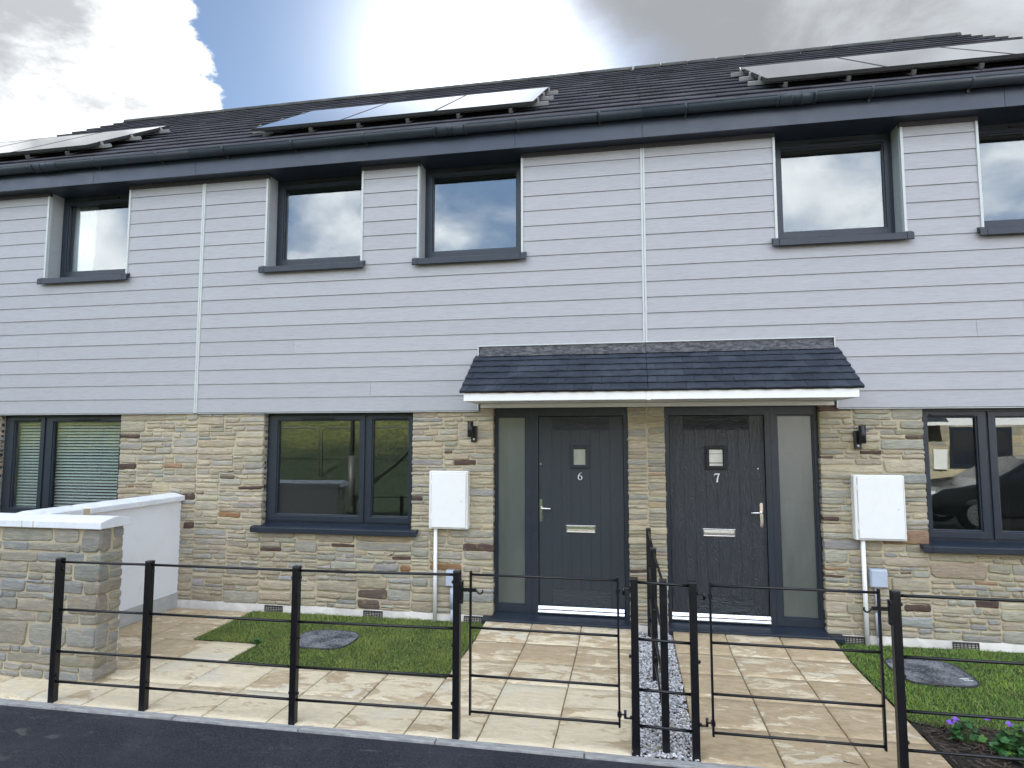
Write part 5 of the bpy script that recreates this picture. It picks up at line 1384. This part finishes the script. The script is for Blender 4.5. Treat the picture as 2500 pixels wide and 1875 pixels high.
def far_house():
    r = empty('facing_house', (11, -14.5, 0)); tag(r, 'stone and white boarded house across the road, reflected in the right ground floor window', 'house')
    x0, x1, yf = 3.6, 20.0, -14.4
    s = MB(); s.quad((x1, yf, 0), (x0, yf, 0), (x0, yf, 2.2), (x1, yf, 2.2)); s.quad((x0, yf, 0), (x0, yf - 8, 0), (x0, yf - 8, 2.2), (x0, yf, 2.2))
    rubble(s, [(-x1, -x0, 0.05, 2.2, 2.2)], lambda u, v, d: (-u, yf - d, v), 900, PAL, 0.35, 1.3)
    s.build('stone_wall', [M['mortar'], M['stone']], r)
    w_ = MB(); w_.box(x0, x1, yf - 8, yf + 0.02, 2.2, 4.9, (0.62, 0.62, 0.62)); w_.build('upper_wall', M['render'], r)
    ro = MB(); ro.prism_x([(yf + 0.4, 4.9), (yf - 4, 7.9), (yf - 8.4, 4.9)], x0 - .2, x1 + .2); ro.build('roof', M['tile'], r)
    for wx in (5.0, 9.2, 13.5):
        f = MB(); f.box(wx, wx + 1.7, yf + 0.01, yf + 0.05, 0.95, 2.15); fo = f.build('window_frame', M['anthracite'], r)
        MB().box(wx + .1, wx + 1.6, yf + 0.05, yf + 0.055, 1.05, 2.05).build('pane', M['pv'], fo)
        f = MB(); f.box(wx, wx + 1.1, yf + 0.03, yf + 0.06, 3.6, 4.7); f.build('window_frame', M['pv'], r)
    d = MB(); d.box(7.2, 8.3, yf + 0.02, yf + 0.06, 0.05, 2.1); d.build('front_door', M['anthracite'], r)
    c = MB(); c.prism_x([(yf + 0.02, 2.75), (yf + 0.7, 2.3), (yf + 0.7, 2.22), (yf + 0.02, 2.22)], 6.7, 8.9); c.build('porch_canopy', M['slate'], r)
    c = MB(); c.box(6.7, 8.9, yf + 0.71, yf + 0.73, 2.2, 2.29); c.build('canopy_fascia', M['white'], r)
    b = MB(); b.box(8.75, 9.1, yf + 0.02, yf + 0.1, 0.9, 1.5); b.build('meter_box', M['white'], r)
    b = MB(); b.box(7.3, 8.2, yf + 0.061, yf + 0.08, 0.9, 0.96)
far_house()

def car():
    r = empty('parked_car', (8.0, -8.3, 0)); tag(r, 'glossy black parked car reflected in the right ground floor window', 'car')
    x0 = 5.75; prof = [(0.0, 0.42), (0.03, 0.70), (0.25, 0.83), (1.15, 1.00), (1.85, 1.42), (2.9, 1.50), (3.7, 1.36), (4.15, 1.02), (4.3, 0.80), (4.32, 0.42), (3.9, 0.28), (3.75, 0.55), (3.5, 0.66), (3.2, 0.62), (3.02, 0.28), (1.25, 0.28), (1.08, 0.58), (0.82, 0.67), (0.55, 0.60), (0.38, 0.30), (0.12, 0.30)]
    b = MB(); W_ = [(0.0, 0.0), (0.86, 0.0)]; secs = []
    for yy_, sc_ in ((-0.86, 0.93), (-0.80, 1.0), (0.80, 1.0), (0.86, 0.93)):
        cx_, cz_ = 2.15, 0.7; secs.append(b.add([(x0 + cx_ + (p[0] - cx_) * sc_, -8.3 + yy_ * (0.84 if p[1] > 1.2 else 1), cz_ + (p[1] - cz_) * sc_) for p in prof]))
    n = len(prof)
    for a, c in zip(secs[:-1], secs[1:]):
        for i in range(n): j = (i + 1) % n; b.face([a + i, c + i, c + j, a + j])
    b.face([secs[0] + i for i in range(n)]); b.face([secs[-1] + i for i in reversed(range(n))])
    b.build('body', M['carpaint'], r, 0.03, 3)
    g = MB()
    for s in (-1, 1):
        y = -8.3 + s * 0.815; g.prism_y([(x0 + 1.35, 1.04), (x0 + 3.6, 1.04), (x0 + 3.5, 1.30), (x0 + 2.9, 1.40), (x0 + 1.9, 1.36)], min(y, y + s * .02), max(y, y + s * .02))
    g.build('side_window', M['pv'], r)
    for wx in (0.81, 3.38):
        for s in (-1, 1):
            y = -8.3 + s * 0.76; w_ = MB(); w_.tube([(x0 + wx, y - 0.1, 0.32), (x0 + wx, y + 0.1, 0.32)], 0.32, 24); wo_ = w_.build('wheel', M['rubber'], r)
            q = MB(); q.tube([(x0 + wx, y - 0.105, 0.32), (x0 + wx, y + 0.105, 0.32)], 0.21, 20); q.build('rim', M['satin'], wo_)
    for s in (-1, 1): MB().ball((x0 + 0.10, -8.3 + s * 0.62, 0.70), 0.10, 12, 8, (1, 1.5, .7)).build('headlight', M['lamp_lens'], r)
    MB().box(x0 - 0.035, x0 - 0.02, -8.56, -8.04, 0.44, 0.55).build('number_plate', M['white'], r)
car()
def lamp_post():
    r = empty('lamp_post', (-7.15, -8.6, 0)); tag(r, 'tall galvanised street lamp post reflected in the left ground floor window', 'street lamp')
    MB().tube([(-7.15, -8.6, 0), (-7.15, -8.6, 1.4)], 0.09, 14).build('base', M['hook'], r)
    MB().tube([(-7.15, -8.6, 1.4), (-7.15, -8.6, 6.0)], 0.06, 14).build('pole', M['hook'], r)
    MB().box(-7.15, -6.85, -8.55, -8.0, 6.0, 6.12).build('lantern', M['grey_box'], r, 0.02)
lamp_post()
def site_fence():
    r = empty('site_fence', (-10, -9.6, 0.5)); tag(r, 'temporary tubular site fence on the bank, reflected in the left ground floor window', 'fence')
    for i in range(5):
        a = -19 + i * 3.5; b = a + 3.4; f = MB(); y = -9.6
        f.tube([(a, y, 0.5), (a, y, 2.02), (a + .08, y, 2.12), (b - .08, y, 2.12), (b, y, 2.02), (b, y, 0.5)], 0.02, 8)
        f.build('fence_panel', M['hook'], r)
site_fence()
